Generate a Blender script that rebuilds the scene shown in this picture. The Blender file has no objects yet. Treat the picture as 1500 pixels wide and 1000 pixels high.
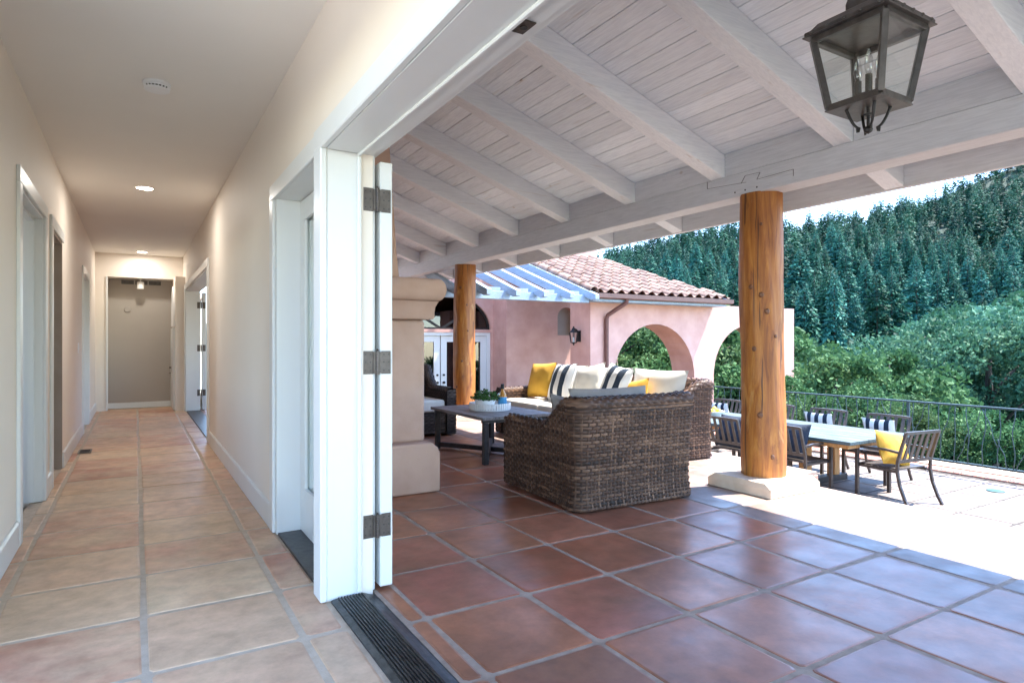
import bpy, bmesh, math, random
import numpy as np
from mathutils import Vector, Matrix
random.seed(7)
rng = np.random.default_rng(7)
R = math.radians
SC = bpy.context.scene
COL = SC.collection

# ------------------------------------------------------------------ camera, sky, sun, exposure
CAMZ = 1.16
cam = bpy.data.objects.new('camera', bpy.data.cameras.new('camera'))
COL.objects.link(cam)
cam.location = (0, 0, CAMZ)
cam.rotation_euler = (R(90), 0, -R(30.96))
cam.data.sensor_width = 36
cam.data.lens = 36 * 920 / 1500
cam.data.shift_y = 0.0013
cam.data.clip_start = 0.05
cam.data.clip_end = 5000
SC.camera = cam

SUN_EL, SUN_X, SUN_Y = R(62), 0.97, -0.243
world = bpy.data.worlds.new('World'); SC.world = world
world.use_nodes = True
wn = world.node_tree
bg = wn.nodes['Background']
sky = wn.nodes.new('ShaderNodeTexSky')
sky.sky_type = 'NISHITA'; sky.sun_disc = False
sky.sun_elevation = SUN_EL; sky.sun_rotation = math.atan2(SUN_X, SUN_Y)
sky.altitude = 200; sky.air_density = 0.9; sky.dust_density = 0.0; sky.ozone_density = 3.5
wn.links.new(sky.outputs[0], bg.inputs[0])
bg.inputs[1].default_value = 0.125
sl = bpy.data.lights.new('sun', 'SUN'); sl.energy = 2.3; sl.angle = R(0.5); sl.color = (1.0, 0.955, 0.89)
so = bpy.data.objects.new('sun', sl); COL.objects.link(so)
sd = Vector((SUN_X * math.cos(SUN_EL), SUN_Y * math.cos(SUN_EL), math.sin(SUN_EL)))
so.rotation_euler = sd.to_track_quat('Z', 'Y').to_euler()
SC.view_settings.view_transform = 'Standard'
try: SC.view_settings.look = 'None'
except Exception: pass
SC.view_settings.gamma = 1.0
SC.view_settings.use_curve_mapping = False
SC.view_settings.exposure = 3.36
SC.cycles.use_denoising = True
SC.cycles.max_bounces = 10
SC.cycles.diffuse_bounces = 6
SC.cycles.transparent_max_bounces = 12
SC.cycles.sample_clamp_indirect = 6.0
SC.cycles.caustics_reflective = False
SC.cycles.caustics_refractive = False

# ------------------------------------------------------------------ materials
MATS = {}
def nt_new(name):
    m = bpy.data.materials.new(name); m.use_nodes = True
    nt = m.node_tree
    return m, nt, nt.nodes['Principled BSDF']
def node(nt, t, **kw):
    n = nt.nodes.new(t)
    for k, v in kw.items(): setattr(n, k, v)
    return n
def ramp(nt, fac, stops):
    r = node(nt, 'ShaderNodeValToRGB')
    els = r.color_ramp.elements
    while len(els) < len(stops): els.new(0.5)
    for e, (p, c) in zip(els, stops):
        e.position = p; e.color = (*c, 1) if len(c) == 3 else c
    nt.links.new(fac, r.inputs[0])
    return r.outputs[0]
def noise(nt, vec, scale, detail=4, rough=0.55, dist=0.0):
    n = node(nt, 'ShaderNodeTexNoise')
    n.inputs['Scale'].default_value = scale; n.inputs['Detail'].default_value = detail
    n.inputs['Roughness'].default_value = rough; n.inputs['Distortion'].default_value = dist
    if vec is not None: nt.links.new(vec, n.inputs['Vector'])
    return n.outputs['Fac']
def mapped(nt, stretch=(1, 1, 1), coord='Object', rand=False):
    if coord == 'World':
        src = node(nt, 'ShaderNodeNewGeometry').outputs['Position']
    else:
        src = node(nt, 'ShaderNodeTexCoord').outputs[coord]
    mp = node(nt, 'ShaderNodeMapping')
    mp.inputs['Scale'].default_value = stretch
    nt.links.new(src, mp.inputs['Vector'])
    if rand:
        oi = node(nt, 'ShaderNodeObjectInfo')
        ml = node(nt, 'ShaderNodeVectorMath', operation='SCALE')
        cb = node(nt, 'ShaderNodeCombineXYZ')
        for i in range(3): nt.links.new(oi.outputs['Random'], cb.inputs[i])
        nt.links.new(cb.outputs[0], ml.inputs[0]); ml.inputs['Scale'].default_value = 73.0
        nt.links.new(ml.outputs[0], mp.inputs['Location'])
    return mp.outputs[0]
def mixc(nt, fac, a, b, mode='MIX'):
    m = node(nt, 'ShaderNodeMix', data_type='RGBA', blend_type=mode)
    for v, i in ((fac, 0), (a, 6), (b, 7)):
        if isinstance(v, (int, float)): m.inputs[i].default_value = v
        elif isinstance(v, tuple): m.inputs[i].default_value = (*v, 1) if len(v) == 3 else v
        else: nt.links.new(v, m.inputs[i])
    return m.outputs[2]
def bump(nt, p, h, strength, dist=0.01):
    b = node(nt, 'ShaderNodeBump'); b.inputs['Strength'].default_value = strength; b.inputs['Distance'].default_value = dist
    nt.links.new(h, b.inputs['Height']); nt.links.new(b.outputs[0], p.inputs['Normal'])
    return b
def M(name, c1, c2=None, scale=4, rough=0.6, bump_s=0, bscale=60, stretch=(1, 1, 1), coord='Object',
      rand=False, metallic=0.0, spec=0.5, detail=5, lo=0.35, hi=0.65, bdist=0.004, rvar=0.0, randamt=0.0):
    m, nt, p = nt_new(name)
    p.inputs['Roughness'].default_value = rough
    p.inputs['Metallic'].default_value = metallic
    p.inputs['Specular IOR Level'].default_value = spec
    v = mapped(nt, stretch, coord, rand)
    if c2 is None: p.inputs['Base Color'].default_value = (*c1, 1)
    else:
        f = noise(nt, v, scale, detail)
        col = ramp(nt, f, [(lo, c1), (hi, c2)])
        if randamt:
            oi = node(nt, 'ShaderNodeObjectInfo')
            hs = node(nt, 'ShaderNodeHueSaturation')
            mr = node(nt, 'ShaderNodeMapRange')
            mr.inputs[3].default_value = 1 - randamt; mr.inputs[4].default_value = 1 + randamt
            nt.links.new(oi.outputs['Random'], mr.inputs[0]); nt.links.new(mr.outputs[0], hs.inputs['Value'])
            nt.links.new(col, hs.inputs['Color']); col = hs.outputs[0]
        nt.links.new(col, p.inputs['Base Color'])
    if rvar:
        f2 = noise(nt, v, scale * 2.3, 4)
        mr = node(nt, 'ShaderNodeMapRange'); mr.inputs[1].default_value = .3; mr.inputs[2].default_value = .7
        mr.inputs[3].default_value = max(.03, rough - rvar); mr.inputs[4].default_value = rough + rvar
        nt.links.new(f2, mr.inputs[0]); nt.links.new(mr.outputs[0], p.inputs['Roughness'])
    if bump_s:
        bump(nt, p, noise(nt, v, bscale, 5), bump_s, bdist)
    MATS[name] = m
    return m

def tile_mat(name, stops, mott, rough, rv):
    m, nt, p = nt_new(name)
    oi = node(nt, 'ShaderNodeObjectInfo')
    base = ramp(nt, oi.outputs['Random'], stops)
    v = mapped(nt, (1, 1, 1), 'Object', True)
    f1 = noise(nt, v, 2.2, 5, .6, .4)
    f2 = noise(nt, v, 11, 6, .65)
    c = mixc(nt, ramp(nt, f1, [(.38, (0, 0, 0)), (.66, (1, 1, 1))]), base, mott)
    c2 = mixc(nt, ramp(nt, f2, [(.3, (.55, .55, .55)), (.7, (1.25, 1.25, 1.25))]), c, c, 'MIX')
    wst = noise(nt, mapped(nt, (1, 1, 1), 'World'), .9, 4, .6, .8)
    c = mixc(nt, 0.8, c, ramp(nt, wst, [(.3, (.70, .68, .66)), (.62, (1.12, 1.1, 1.08))]), 'MULTIPLY')
    scf = noise(nt, mapped(nt, (1.2, 5.5, 1), 'World'), 1.6, 5, .7, .5)
    if 'patio' in name: c = mixc(nt, ramp(nt, scf, [(.66, (0, 0, 0)), (.72, (.6, .6, .6))]), c, (.20, .022, .020))
    mul = mixc(nt, 0.7, c, ramp(nt, f2, [(.3, (.58, .56, .54)), (.7, (1.06, 1.06, 1.06))]), 'MULTIPLY')
    nt.links.new(mul, p.inputs['Base Color'])
    mr = node(nt, 'ShaderNodeMapRange'); mr.inputs[1].default_value = .3; mr.inputs[2].default_value = .7
    mr.inputs[3].default_value = rough - rv; mr.inputs[4].default_value = rough + rv
    f3 = noise(nt, v, 5, 4); nt.links.new(f3, mr.inputs[0]); nt.links.new(mr.outputs[0], p.inputs['Roughness'])
    hsum = node(nt, 'ShaderNodeMath', operation='ADD')
    m3 = node(nt, 'ShaderNodeMath', operation='MULTIPLY'); nt.links.new(noise(nt, v, 4.0, 3), m3.inputs[0]); m3.inputs[1].default_value = .35
    nt.links.new(m3.outputs[0], hsum.inputs[0])
    m2 = node(nt, 'ShaderNodeMath', operation='MULTIPLY'); nt.links.new(f2, m2.inputs[0]); m2.inputs[1].default_value = .12
    nt.links.new(m2.outputs[0], hsum.inputs[1])
    bump(nt, p, hsum.outputs[0], .2, .02)
    p.inputs['Specular IOR Level'].default_value = .38
    MATS[name] = m
    return m

tile_mat('hall_tile', [(0, (.56, .26, .17)), (.2, (.66, .38, .25)), (.4, (.72, .53, .345)), (.6, (.58, .30, .205)), (.8, (.76, .60, .41)), (1, (.64, .345, .24))], (.70, .50, .34), .42, .10)
tile_mat('patio_tile', [(0, (.31, .10, .058)), (.25, (.43, .175, .092)), (.5, (.34, .118, .072)), (.75, (.47, .21, .12)), (1, (.37, .125, .085))], (.26, .115, .070), .35, .07)
tile_mat('sunlit_tile', [(0, (.20, .13, .108)), (.5, (.26, .185, .158)), (1, (.23, .15, .13))], (.29, .22, .19), .42, .12)  # sun on the outer strip is put into this washed-out tile colour
tile_mat('terrace_tile', [(0, (.175, .135, .112)), (.5, (.215, .172, .146)), (1, (.19, .146, .122))], (.24, .20, .172), .6, .1)
M('added_paving', (.40, .36, .30), (.48, .44, .375), 3, .85, .3, 40, coord='World')  # ground of the added, unseen court
M('patio_grout', (.25, .185, .145), (.36, .275, .22), 14, .9, .4, 120, coord='World')
M('terrace_grout', (.035, .028, .022), (.07, .055, .045), 14, .9, .4, 120, coord='World')
M('grout', (.46, .37, .28), (.56, .46, .36), 14, .9, .4, 120, coord='World')
M('wall_paint', (.77, .70, .62), (.79, .72, .64), 1.5, .62, .10, 160, coord='World', bdist=.002)
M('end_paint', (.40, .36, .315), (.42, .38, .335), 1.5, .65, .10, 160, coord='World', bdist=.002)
M('ceiling_paint', (.80, .765, .72), (.82, .785, .74), 1.5, .7, .08, 140, coord='World', bdist=.002)
M('white_trim', (.68, .69, .675), (.71, .72, .705), 3, .32, .05, 40, stretch=(1, 1, .1), coord='World')
M('white_plastic', (.80, .80, .80), rough=.4)
M('dark_slot', (.02, .02, .02), rough=.7)
M('hinge_metal', (.085, .07, .062), (.115, .098, .088), 30, .42, .2, 200, metallic=.85)
M('black_iron', (.014, .013, .013), (.03, .027, .026), 30, .45, .25, 120, metallic=.5)
M('bronze', (.075, .066, .06), (.11, .10, .092), 25, .36, .12, 150, metallic=.55)
M('sill_metal', (.035, .035, .037), (.075, .075, .078), 30, .38, .1, 90, metallic=.75, coord='World')
M('brass', (.55, .40, .16), rough=.3, metallic=1.0)
M('tan_stucco', (.42, .268, .20), (.49, .33, .255), 3, .9, .5, 130, coord='World', bdist=.004)
M('pink_stucco', (.56, .31, .245), (.65, .385, .315), 2.6, .92, .5, 110, coord='World', bdist=.005)
M('clay_tile', (.13, .065, .042), (.26, .165, .12), 6, .7, .3, 40, rand=True, randamt=.25)
M('gutter_brown', (.13, .055, .045), (.16, .07, .055), 8, .4, coord='World')
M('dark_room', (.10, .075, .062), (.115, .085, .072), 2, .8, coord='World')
M('side_room', (.50, .44, .38), (.52, .46, .40), 2, .8, coord='World')
M('joint_shadow', (.06, .05, .045), rough=.8)
M('brown_jamb', (.30, .24, .19), (.34, .28, .23), 4, .6, coord='World')
M('pendant_white', (.82, .80, .76), rough=.4)
M('navy_fabric', (.012, .020, .036), (.022, .032, .05), 40, .9, .5, 500)
M('grey_fabric', (.22, .19, .165), (.27, .235, .205), 6, .95, .5, 420)
M('cream_fabric', (.66, .62, .54), (.72, .68, .60), 6, .95, .5, 420)
M('yellow_fabric', (.50, .26, .025), (.58, .33, .04), 5, .9, .5, 420)
M('chair_metal', (.060, .050, .045), (.085, .072, .066), 20, .38, .1, 150, metallic=.35)
M('weathered_wood', (.035, .060, .065), (.10, .135, .14), 5, .75, .5, 30, stretch=(9, .7, 9), rand=True, randamt=.15)
M('table_wood', (.42, .20, .07), (.60, .33, .13), 5, .55, .4, 25, stretch=(6, 6, .6))
M('coffee_top', (.10, .085, .08), (.21, .185, .175), 5, .5, .4, 30, stretch=(10, .8, 6), rand=True, randamt=.2)
M('coffee_frame', (.030, .026, .026), (.05, .044, .043), 20, .45, metallic=.4)
M('ceramic', (.78, .77, .74), rough=.25)
M('plinth_stone', (.55, .42, .31), (.66, .53, .41), 6, .85, .5, 60, coord='World')
M('brick_red', (.36, .16, .11), (.47, .25, .18), 9, .8, .5, 60, coord='World', rand=True)
M('soil', (.05, .035, .025), (.08, .06, .04), 20, .95, .4, 60)
M('earth', (.075, .075, .035), (.13, .11, .055), .4, .95, coord='World')
M('forest_floor', (.012, .028, .020), (.025, .042, .028), .15, .95, coord='World')
M('lemon', (.80, .55, .05), rough=.4)
M('label_blue', (.03, .22, .42), (.05, .30, .52), 20, .5)
M('amber_liquid', (.45, .20, .03), rough=.1)
M('green_plastic', (.01, .06, .05), rough=.5)
M('bark', (.028, .022, .018), (.06, .046, .036), 8, .9, .5, 30, stretch=(1, 1, .3))
M('knot_wood', (.10, .035, .012), (.16, .06, .02), 60, .5)
M('railing_paint', (.030, .060, .066), (.045, .078, .086), 20, .5, metallic=.2)
M('wick_core', (.030, .020, .016), rough=.9)

def emit(name, col, s):
    m, nt, p = nt_new(name)
    p.inputs['Base Color'].default_value = (*col, 1)
    p.inputs['Emission Color'].default_value = (*col, 1); p.inputs['Emission Strength'].default_value = s
    MATS[name] = m
emit('lamp_glow', (1.0, .93, .80), 6)
emit('candle_glow', (1.0, .72, .40), 5)

def glassm(name, tint=(1, 1, 1), extra=0.0):
    m, nt, p = nt_new(name); nt.nodes.remove(p)
    out = nt.nodes['Material Output']
    tr = node(nt, 'ShaderNodeBsdfTransparent'); tr.inputs[0].default_value = (*tint, 1)
    gl = node(nt, 'ShaderNodeBsdfGlossy'); gl.inputs['Roughness'].default_value = 0.01; gl.inputs[0].default_value = (1, 1, 1, 1)
    lw_ = node(nt, 'ShaderNodeLayerWeight'); lw_.inputs[0].default_value = .5
    pw_ = node(nt, 'ShaderNodeMath', operation='POWER'); pw_.inputs[1].default_value = 4.0; nt.links.new(lw_.outputs['Facing'], pw_.inputs[0])
    fr = node(nt, 'ShaderNodeMath', operation='MULTIPLY_ADD'); fr.inputs[1].default_value = .85; fr.inputs[2].default_value = .03; nt.links.new(pw_.outputs[0], fr.inputs[0])
    mx = node(nt, 'ShaderNodeMixShader')
    add = node(nt, 'ShaderNodeMath', operation='ADD'); add.inputs[1].default_value = extra
    nt.links.new(fr.outputs[0], add.inputs[0]); nt.links.new(add.outputs[0], mx.inputs[0])
    nt.links.new(tr.outputs[0], mx.inputs[1]); nt.links.new(gl.outputs[0], mx.inputs[2])
    nt.links.new(mx.outputs[0], out.inputs[0]); MATS[name] = m
glassm('glass', (.96, .98, .97)); glassm('bulb_glass', (.9, .9, .9), .10); glassm('dark_glass', (.25, .25, .26), .03); glassm('bottle_glass', (.93, .9, .8), .02)

def plank_mat(name, c_lo, c_hi, knot, stretch, rand=True):
    m, nt, p = nt_new(name)
    v = mapped(nt, stretch, 'Object', rand)
    g1 = noise(nt, v, 7, 8, .6, .6); g2 = noise(nt, v, 26, 5, .6)
    c = ramp(nt, g1, [(.3, c_lo), (.62, c_hi)])
    v2 = mapped(nt, (1.4, 1.0, 1.4), 'Object', rand)
    vo = node(nt, 'ShaderNodeTexVoronoi'); vo.inputs['Scale'].default_value = 1.7; nt.links.new(v2, vo.inputs['Vector'])
    kf = ramp(nt, vo.outputs['Distance'], [(.012, (1, 1, 1)), (.05, (0, 0, 0))])
    c = mixc(nt, kf, c, knot)
    st = noise(nt, mapped(nt, tuple(s * .35 for s in stretch), 'Object', rand), 5, 3)
    c = mixc(nt, ramp(nt, st, [(.66, (0, 0, 0)), (.78, (.55, .55, .55))]), c, knot)
    oi = node(nt, 'ShaderNodeObjectInfo'); hs = node(nt, 'ShaderNodeHueSaturation')
    mr = node(nt, 'ShaderNodeMapRange'); mr.inputs[3].default_value = .88; mr.inputs[4].default_value = 1.06
    nt.links.new(oi.outputs['Random'], mr.inputs[0]); nt.links.new(mr.outputs[0], hs.inputs['Value'])
    nt.links.new(c, hs.inputs['Color']); nt.links.new(hs.outputs[0], p.inputs['Base Color'])
    p.inputs['Roughness'].default_value = .6
    bump(nt, p, g2, .25, .004); MATS[name] = m
plank_mat('white_plank', (.68, .73, .79), (.82, .87, .92), (.48, .41, .34), (9, .8, 9))
plank_mat('white_rafter', (.70, .735, .78), (.81, .84, .875), (.46, .39, .33), (.8, 9, 9))
plank_mat('white_beam', (.58, .59, .61), (.70, .71, .73), (.38, .31, .25), (9, .7, 9))
plank_mat('pergola_wood', (.22, .31, .40), (.36, .45, .53), (.45, .42, .40), (9, .8, 9))  # blue of the sky-lit shade is put into the white wood

def log_mat():
    m, nt, p = nt_new('log_wood')
    v = mapped(nt, (7, 7, .75), 'Object', True)
    g = noise(nt, v, 2.2, 9, .68, 1.6)
    c = ramp(nt, g, [(.25, (.12, .031, .004)), (.45, (.27, .086, .010)), (.58, (.36, .135, .018)), (.75, (.46, .205, .042))])
    v2 = mapped(nt, (2.2, 2.2, .8), 'Object', True)
    pale = noise(nt, v2, 2.6, 6, .65, 1.6)
    c = mixc(nt, ramp(nt, pale, [(.60, (0, 0, 0)), (.70, (.75, .75, .75))]), c, (.45, .245, .08))
    dk = noise(nt, v2, 3.4, 6, .65, 1.4)
    c = mixc(nt, ramp(nt, dk, [(.28, (.7, .7, .7)), (.40, (0, 0, 0))]), c, (.11, .030, .005))
    ck = noise(nt, mapped(nt, (16, 16, .5), 'Object', True), 2.0, 3, .5, .3)
    c = mixc(nt, ramp(nt, ck, [(.345, (.85, .85, .85)), (.375, (0, 0, 0))]), c, (.06, .018, .005))
    nt.links.new(c, p.inputs['Base Color']); p.inputs['Roughness'].default_value = .55
    fine = noise(nt, mapped(nt, (20, 20, .8), 'Object', True), 5, 5)
    bump(nt, p, fine, .35, .006); MATS['log_wood'] = m
log_mat()

def wicker_mat(name, a, b, c):
    m, nt, p = nt_new(name)
    uv = node(nt, 'ShaderNodeUVMap').outputs[0]
    mp = node(nt, 'ShaderNodeMapping'); mp.inputs['Scale'].default_value = (3.2, 3.71, 1); nt.links.new(uv, mp.inputs[0])
    f = noise(nt, mp.outputs[0], 1.0, 4, .65)
    mp2 = node(nt, 'ShaderNodeMapping'); mp2.inputs['Scale'].default_value = (1.2, .21, 1); nt.links.new(uv, mp2.inputs[0])
    f2 = noise(nt, mp2.outputs[0], 1.0, 2)
    ad = node(nt, 'ShaderNodeMath', operation='MULTIPLY_ADD'); nt.links.new(f2, ad.inputs[0]); ad.inputs[1].default_value = .5
    nt.links.new(f, ad.inputs[2])
    col = ramp(nt, ad.outputs[0], [(.52, a), (.74, b), (.92, c)])
    nt.links.new(col, p.inputs['Base Color']); p.inputs['Roughness'].default_value = .55; p.inputs['Specular IOR Level'].default_value = .25
    MATS[name] = m
wicker_mat('wicker_brown', (.010, .0045, .003), (.056, .027, .016), (.165, .092, .056))
wicker_mat('wicker_dark', (.022, .015, .013), (.05, .034, .027), (.12, .085, .066))

def stripe_mat(name, n, dirn=0, a=(.72, .70, .66), b=(.012, .024, .045), ph=0.0):
    m, nt, p = nt_new(name)
    sx = node(nt, 'ShaderNodeSeparateXYZ'); nt.links.new(node(nt, 'ShaderNodeTexCoord').outputs['UV'], sx.inputs[0])
    a1 = node(nt, 'ShaderNodeMath', operation='MULTIPLY_ADD'); nt.links.new(sx.outputs[dirn], a1.inputs[0]); a1.inputs[1].default_value = n; a1.inputs[2].default_value = ph
    fr = node(nt, 'ShaderNodeMath', operation='FRACT'); nt.links.new(a1.outputs[0], fr.inputs[0])
    gt = node(nt, 'ShaderNodeMath', operation='GREATER_THAN'); nt.links.new(fr.outputs[0], gt.inputs[0]); gt.inputs[1].default_value = .5
    nt.links.new(mixc(nt, gt.outputs[0], a, b), p.inputs['Base Color']); p.inputs['Roughness'].default_value = .95
    bump(nt, p, noise(nt, mapped(nt), 420, 3), .4, .003); MATS[name] = m
stripe_mat('striped_fabric', 2.5, 0, ph=.1)
stripe_mat('thin_stripe', 3.5, 0)

def leaf_mat(name, stops, trans=.0, vr=(.8, 1.25), hr=(.485, .515)):
    m, nt, p = nt_new(name)
    at = node(nt, 'ShaderNodeAttribute', attribute_name='leafv')
    oi = node(nt, 'ShaderNodeObjectInfo')
    c = ramp(nt, at.outputs['Fac'], stops)
    hs = node(nt, 'ShaderNodeHueSaturation')
    mr = node(nt, 'ShaderNodeMapRange'); mr.inputs[3].default_value = vr[0]; mr.inputs[4].default_value = vr[1]
    nt.links.new(oi.outputs['Random'], mr.inputs[0]); nt.links.new(mr.outputs[0], hs.inputs['Value'])
    mr2 = node(nt, 'ShaderNodeMapRange'); mr2.inputs[3].default_value = hr[0]; mr2.inputs[4].default_value = hr[1]
    nt.links.new(oi.outputs['Random'], mr2.inputs[0]); nt.links.new(mr2.outputs[0], hs.inputs['Hue'])
    nt.links.new(c, hs.inputs['Color']); nt.links.new(hs.outputs[0], p.inputs['Base Color'])
    p.inputs['Roughness'].default_value = .6; p.inputs['Specular IOR Level'].default_value = .08
    if trans:
        out = nt.nodes['Material Output']
        tl = node(nt, 'ShaderNodeBsdfTranslucent'); nt.links.new(hs.outputs[0], tl.inputs[0])
        mx = node(nt, 'ShaderNodeMixShader'); mx.inputs[0].default_value = trans
        nt.links.new(p.outputs[0], mx.inputs[1]); nt.links.new(tl.outputs[0], mx.inputs[2]); nt.links.new(mx.outputs[0], out.inputs[0])
    MATS[name] = m
leaf_mat('oak_leaf', [(0, (.024, .078, .044)), (.5, (.052, .135, .078)), (1, (.11, .22, .13))], .25)
leaf_mat('bush_leaf', [(0, (.034, .088, .034)), (.5, (.060, .135, .052)), (1, (.105, .19, .08))], .25)
leaf_mat('needle', [(0, (.005, .034, .031)), (.5, (.015, .078, .062)), (1, (.044, .150, .105))], .08, (.62, 1.5), (.465, .515))
leaf_mat('pot_leaf', [(0, (.03, .09, .03)), (1, (.08, .18, .05))], .2)

# ------------------------------------------------------------------ mesh builder
WL = {}
class MB:
    def __init__(s): s.v = []; s.f = []; s.uv = {}; s.n = 0
    def add(s, vs, fs, uvs=None):
        b = len(s.v)
        s.v.extend([tuple(map(float, p)) for p in vs])
        s.f.extend([tuple(b + i for i in f) for f in fs])
        if uvs is not None:
            for i, u in enumerate(uvs): s.uv[b + i] = u
        return s
    def box(s, x0, x1, y0, y1, z0, z1):
        vs = [(x0, y0, z0), (x1, y0, z0), (x1, y1, z0), (x0, y1, z0), (x0, y0, z1), (x1, y0, z1), (x1, y1, z1), (x0, y1, z1)]
        return s.add(vs, [(0, 3, 2, 1), (4, 5, 6, 7), (0, 1, 5, 4), (1, 2, 6, 5), (2, 3, 7, 6), (3, 0, 4, 7)])
    def bar(s, p0, p1, w, h, up=(0, 0, 1)):
        p0, p1 = Vector(p0), Vector(p1); d = (p1 - p0).normalized()
        sx = d.cross(Vector(up))
        if sx.length < 1e-4: sx = d.cross(Vector((0, 1, 0)))
        sx.normalize(); uz = sx.cross(d)
        vs = []
        for p in (p0, p1):
            for a, b in ((-1, -1), (1, -1), (1, 1), (-1, 1)): vs.append(p + sx * a * w / 2 + uz * b * h / 2)
        return s.add(vs, [(0, 1, 2, 3), (7, 6, 5, 4), (0, 4, 5, 1), (1, 5, 6, 2), (2, 6, 7, 3), (3, 7, 4, 0)])
    def tube(s, pts, r, n=8, cap=True):
        pts = [Vector(p) for p in pts]; k = len(pts)
        rs = r if hasattr(r, '__len__') else [r] * k
        vs = []; prev = None
        for i, p in enumerate(pts):
            d = (pts[min(i + 1, k - 1)] - pts[max(i - 1, 0)]).normalized()
            if prev is None:
                a = d.orthogonal().normalized()
            else:
                a = prev - d * prev.dot(d)
                a = a.normalized() if a.length > 1e-6 else d.orthogonal().normalized()
            prev = a; b = d.cross(a)
            for j in range(n):
                t = 2 * math.pi * j / n
                vs.append(p + (a * math.cos(t) + b * math.sin(t)) * rs[i])
        fs = [(i * n + j, i * n + (j + 1) % n, (i + 1) * n + (j + 1) % n, (i + 1) * n + j) for i in range(k - 1) for j in range(n)]
        if cap: fs += [tuple(range(n - 1, -1, -1)), tuple((k - 1) * n + j for j in range(n))]
        return s.add(vs, fs)
    def lathe(s, prof, c=(0, 0, 0), n=24, cap=True):
        vs = []; k = len(prof)
        for r, z in prof:
            for j in range(n):
                t = 2 * math.pi * j / n
                vs.append((c[0] + r * math.cos(t), c[1] + r * math.sin(t), c[2] + z))
        fs = [(i * n + j, i * n + (j + 1) % n, (i + 1) * n + (j + 1) % n, (i + 1) * n + j) for i in range(k - 1) for j in range(n)]
        if cap: fs += [tuple(range(n - 1, -1, -1)), tuple((k - 1) * n + j for j in range(n))]
        return s.add(vs, fs)
    def prism(s, poly, a0, a1, axis='y'):
        # poly = list of 2-D points; axis = extrusion axis
        def P(u, w, a):
            return (u, a, w) if axis == 'y' else ((a, u, w) if axis == 'x' else (u, w, a))
        k = len(poly)
        vs = [P(u, w, a0) for u, w in poly] + [P(u, w, a1) for u, w in poly]
        fs = [tuple(range(k)), tuple(range(2 * k - 1, k - 1, -1))] + [(i, k + i, k + (i + 1) % k, (i + 1) % k) for i in range(k)]
        return s.add(vs, fs)
    def grid(s, P, uv=None, closed_u=False):
        P = np.asarray(P); a, b = P.shape[:2]
        vs = P.reshape(-1, 3)
        fs = [(i * b + j, (i + 1) * b + j, (i + 1) * b + j + 1, i * b + j + 1) for i in range(a - 1) for j in range(b - 1)]
        if closed_u: fs += [((a - 1) * b + j, j, j + 1, (a - 1) * b + j + 1) for j in range(b - 1)]
        return s.add(vs, fs, None if uv is None else np.asarray(uv).reshape(-1, 2))
    def build(s, name, mat, parent=None, smooth=False, bevel=0.0, recalc=True, center=False, seg=1):
        me = bpy.data.meshes.new(name)
        off = Vector((0, 0, 0))
        if parent is not None: off = WL.get(parent.name, Vector((0, 0, 0)))
        V = np.array(s.v, dtype=float)
        loc = Vector((0, 0, 0))
        if parent is None and center:
            mn, mx = V.min(0), V.max(0)
            loc = Vector(((mn[0] + mx[0]) / 2, (mn[1] + mx[1]) / 2, mn[2])); off = loc
        V = V - np.array(off)
        me.from_pydata(V.tolist(), [], s.f)
        if s.uv:
            l = me.uv_layers.new(name='UVMap')
            vi = np.zeros(len(me.loops), dtype=np.int32); me.loops.foreach_get('vertex_index', vi)
            tab = np.zeros((len(s.v), 2))
            for k, u in s.uv.items(): tab[k] = u
            l.data.foreach_set('uv', tab[vi].astype(np.float32).ravel())
        if recalc:
            bm = bmesh.new(); bm.from_mesh(me); bmesh.ops.recalc_face_normals(bm, faces=bm.faces); bm.to_mesh(me); bm.free()
        if smooth:
            me.polygons.foreach_set('use_smooth', [True] * len(me.polygons))
            if smooth != 'all':
                try: me.set_sharp_from_angle(angle=R(40))
                except Exception: pass
        me.materials.append(MATS[mat] if isinstance(mat, str) else mat)
        o = bpy.data.objects.new(name, me); COL.objects.link(o)
        if parent is not None: o.parent = parent
        else: o.location = loc
        WL[o.name] = Vector(off) if (parent is not None or center) else Vector((0, 0, 0))
        if bevel:
            md = o.modifiers.new('bevel', 'BEVEL'); md.width = bevel; md.segments = seg; md.limit_method = 'ANGLE'; md.angle_limit = R(40)
        return o

def box(name, mat, x0, x1, y0, y1, z0, z1, parent=None, bevel=0.0, **k):
    return MB().box(x0, x1, y0, y1, z0, z1).build(name, mat, parent, bevel=bevel, **k)
def thing(name, label, cat, loc=(0, 0, 0), rotz=0.0, group=None):
    o = bpy.data.objects.new(name, None); COL.objects.link(o)
    o.empty_display_size = .1
    o.location = loc; o.rotation_euler = (0, 0, rotz)
    o['label'] = label; o['category'] = cat
    if group: o['group'] = group
    WL[o.name] = Vector(loc) if abs(rotz) < 1e-9 else Vector((0, 0, 0))
    return o
def local(o):      # later children of o are given in o's own coordinates
    WL[o.name] = Vector((0, 0, 0)); return o
def tag(o, label, cat, group=None):
    o['label'] = label; o['category'] = cat
    if group: o['group'] = group
    return o
def struct(o): o['kind'] = 'structure'; return o
def stuff(o): o['kind'] = 'stuff'; return o
def copy_tree(o, parent=None):
    c = o.copy(); COL.objects.link(c); c.parent = parent
    for ch in [x for x in o.children]: copy_tree(ch, c)
    return c
def sstep(x, a, b):
    t = min(1, max(0, (x - a) / (b - a))); return t * t * (3 - 2 * t)
def arc2(cx, cz, rx, rz, t0, t1, n):
    return [(cx + rx * math.cos(t0 + (t1 - t0) * i / n), cz + rz * math.sin(t0 + (t1 - t0) * i / n)) for i in range(n + 1)]

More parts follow.
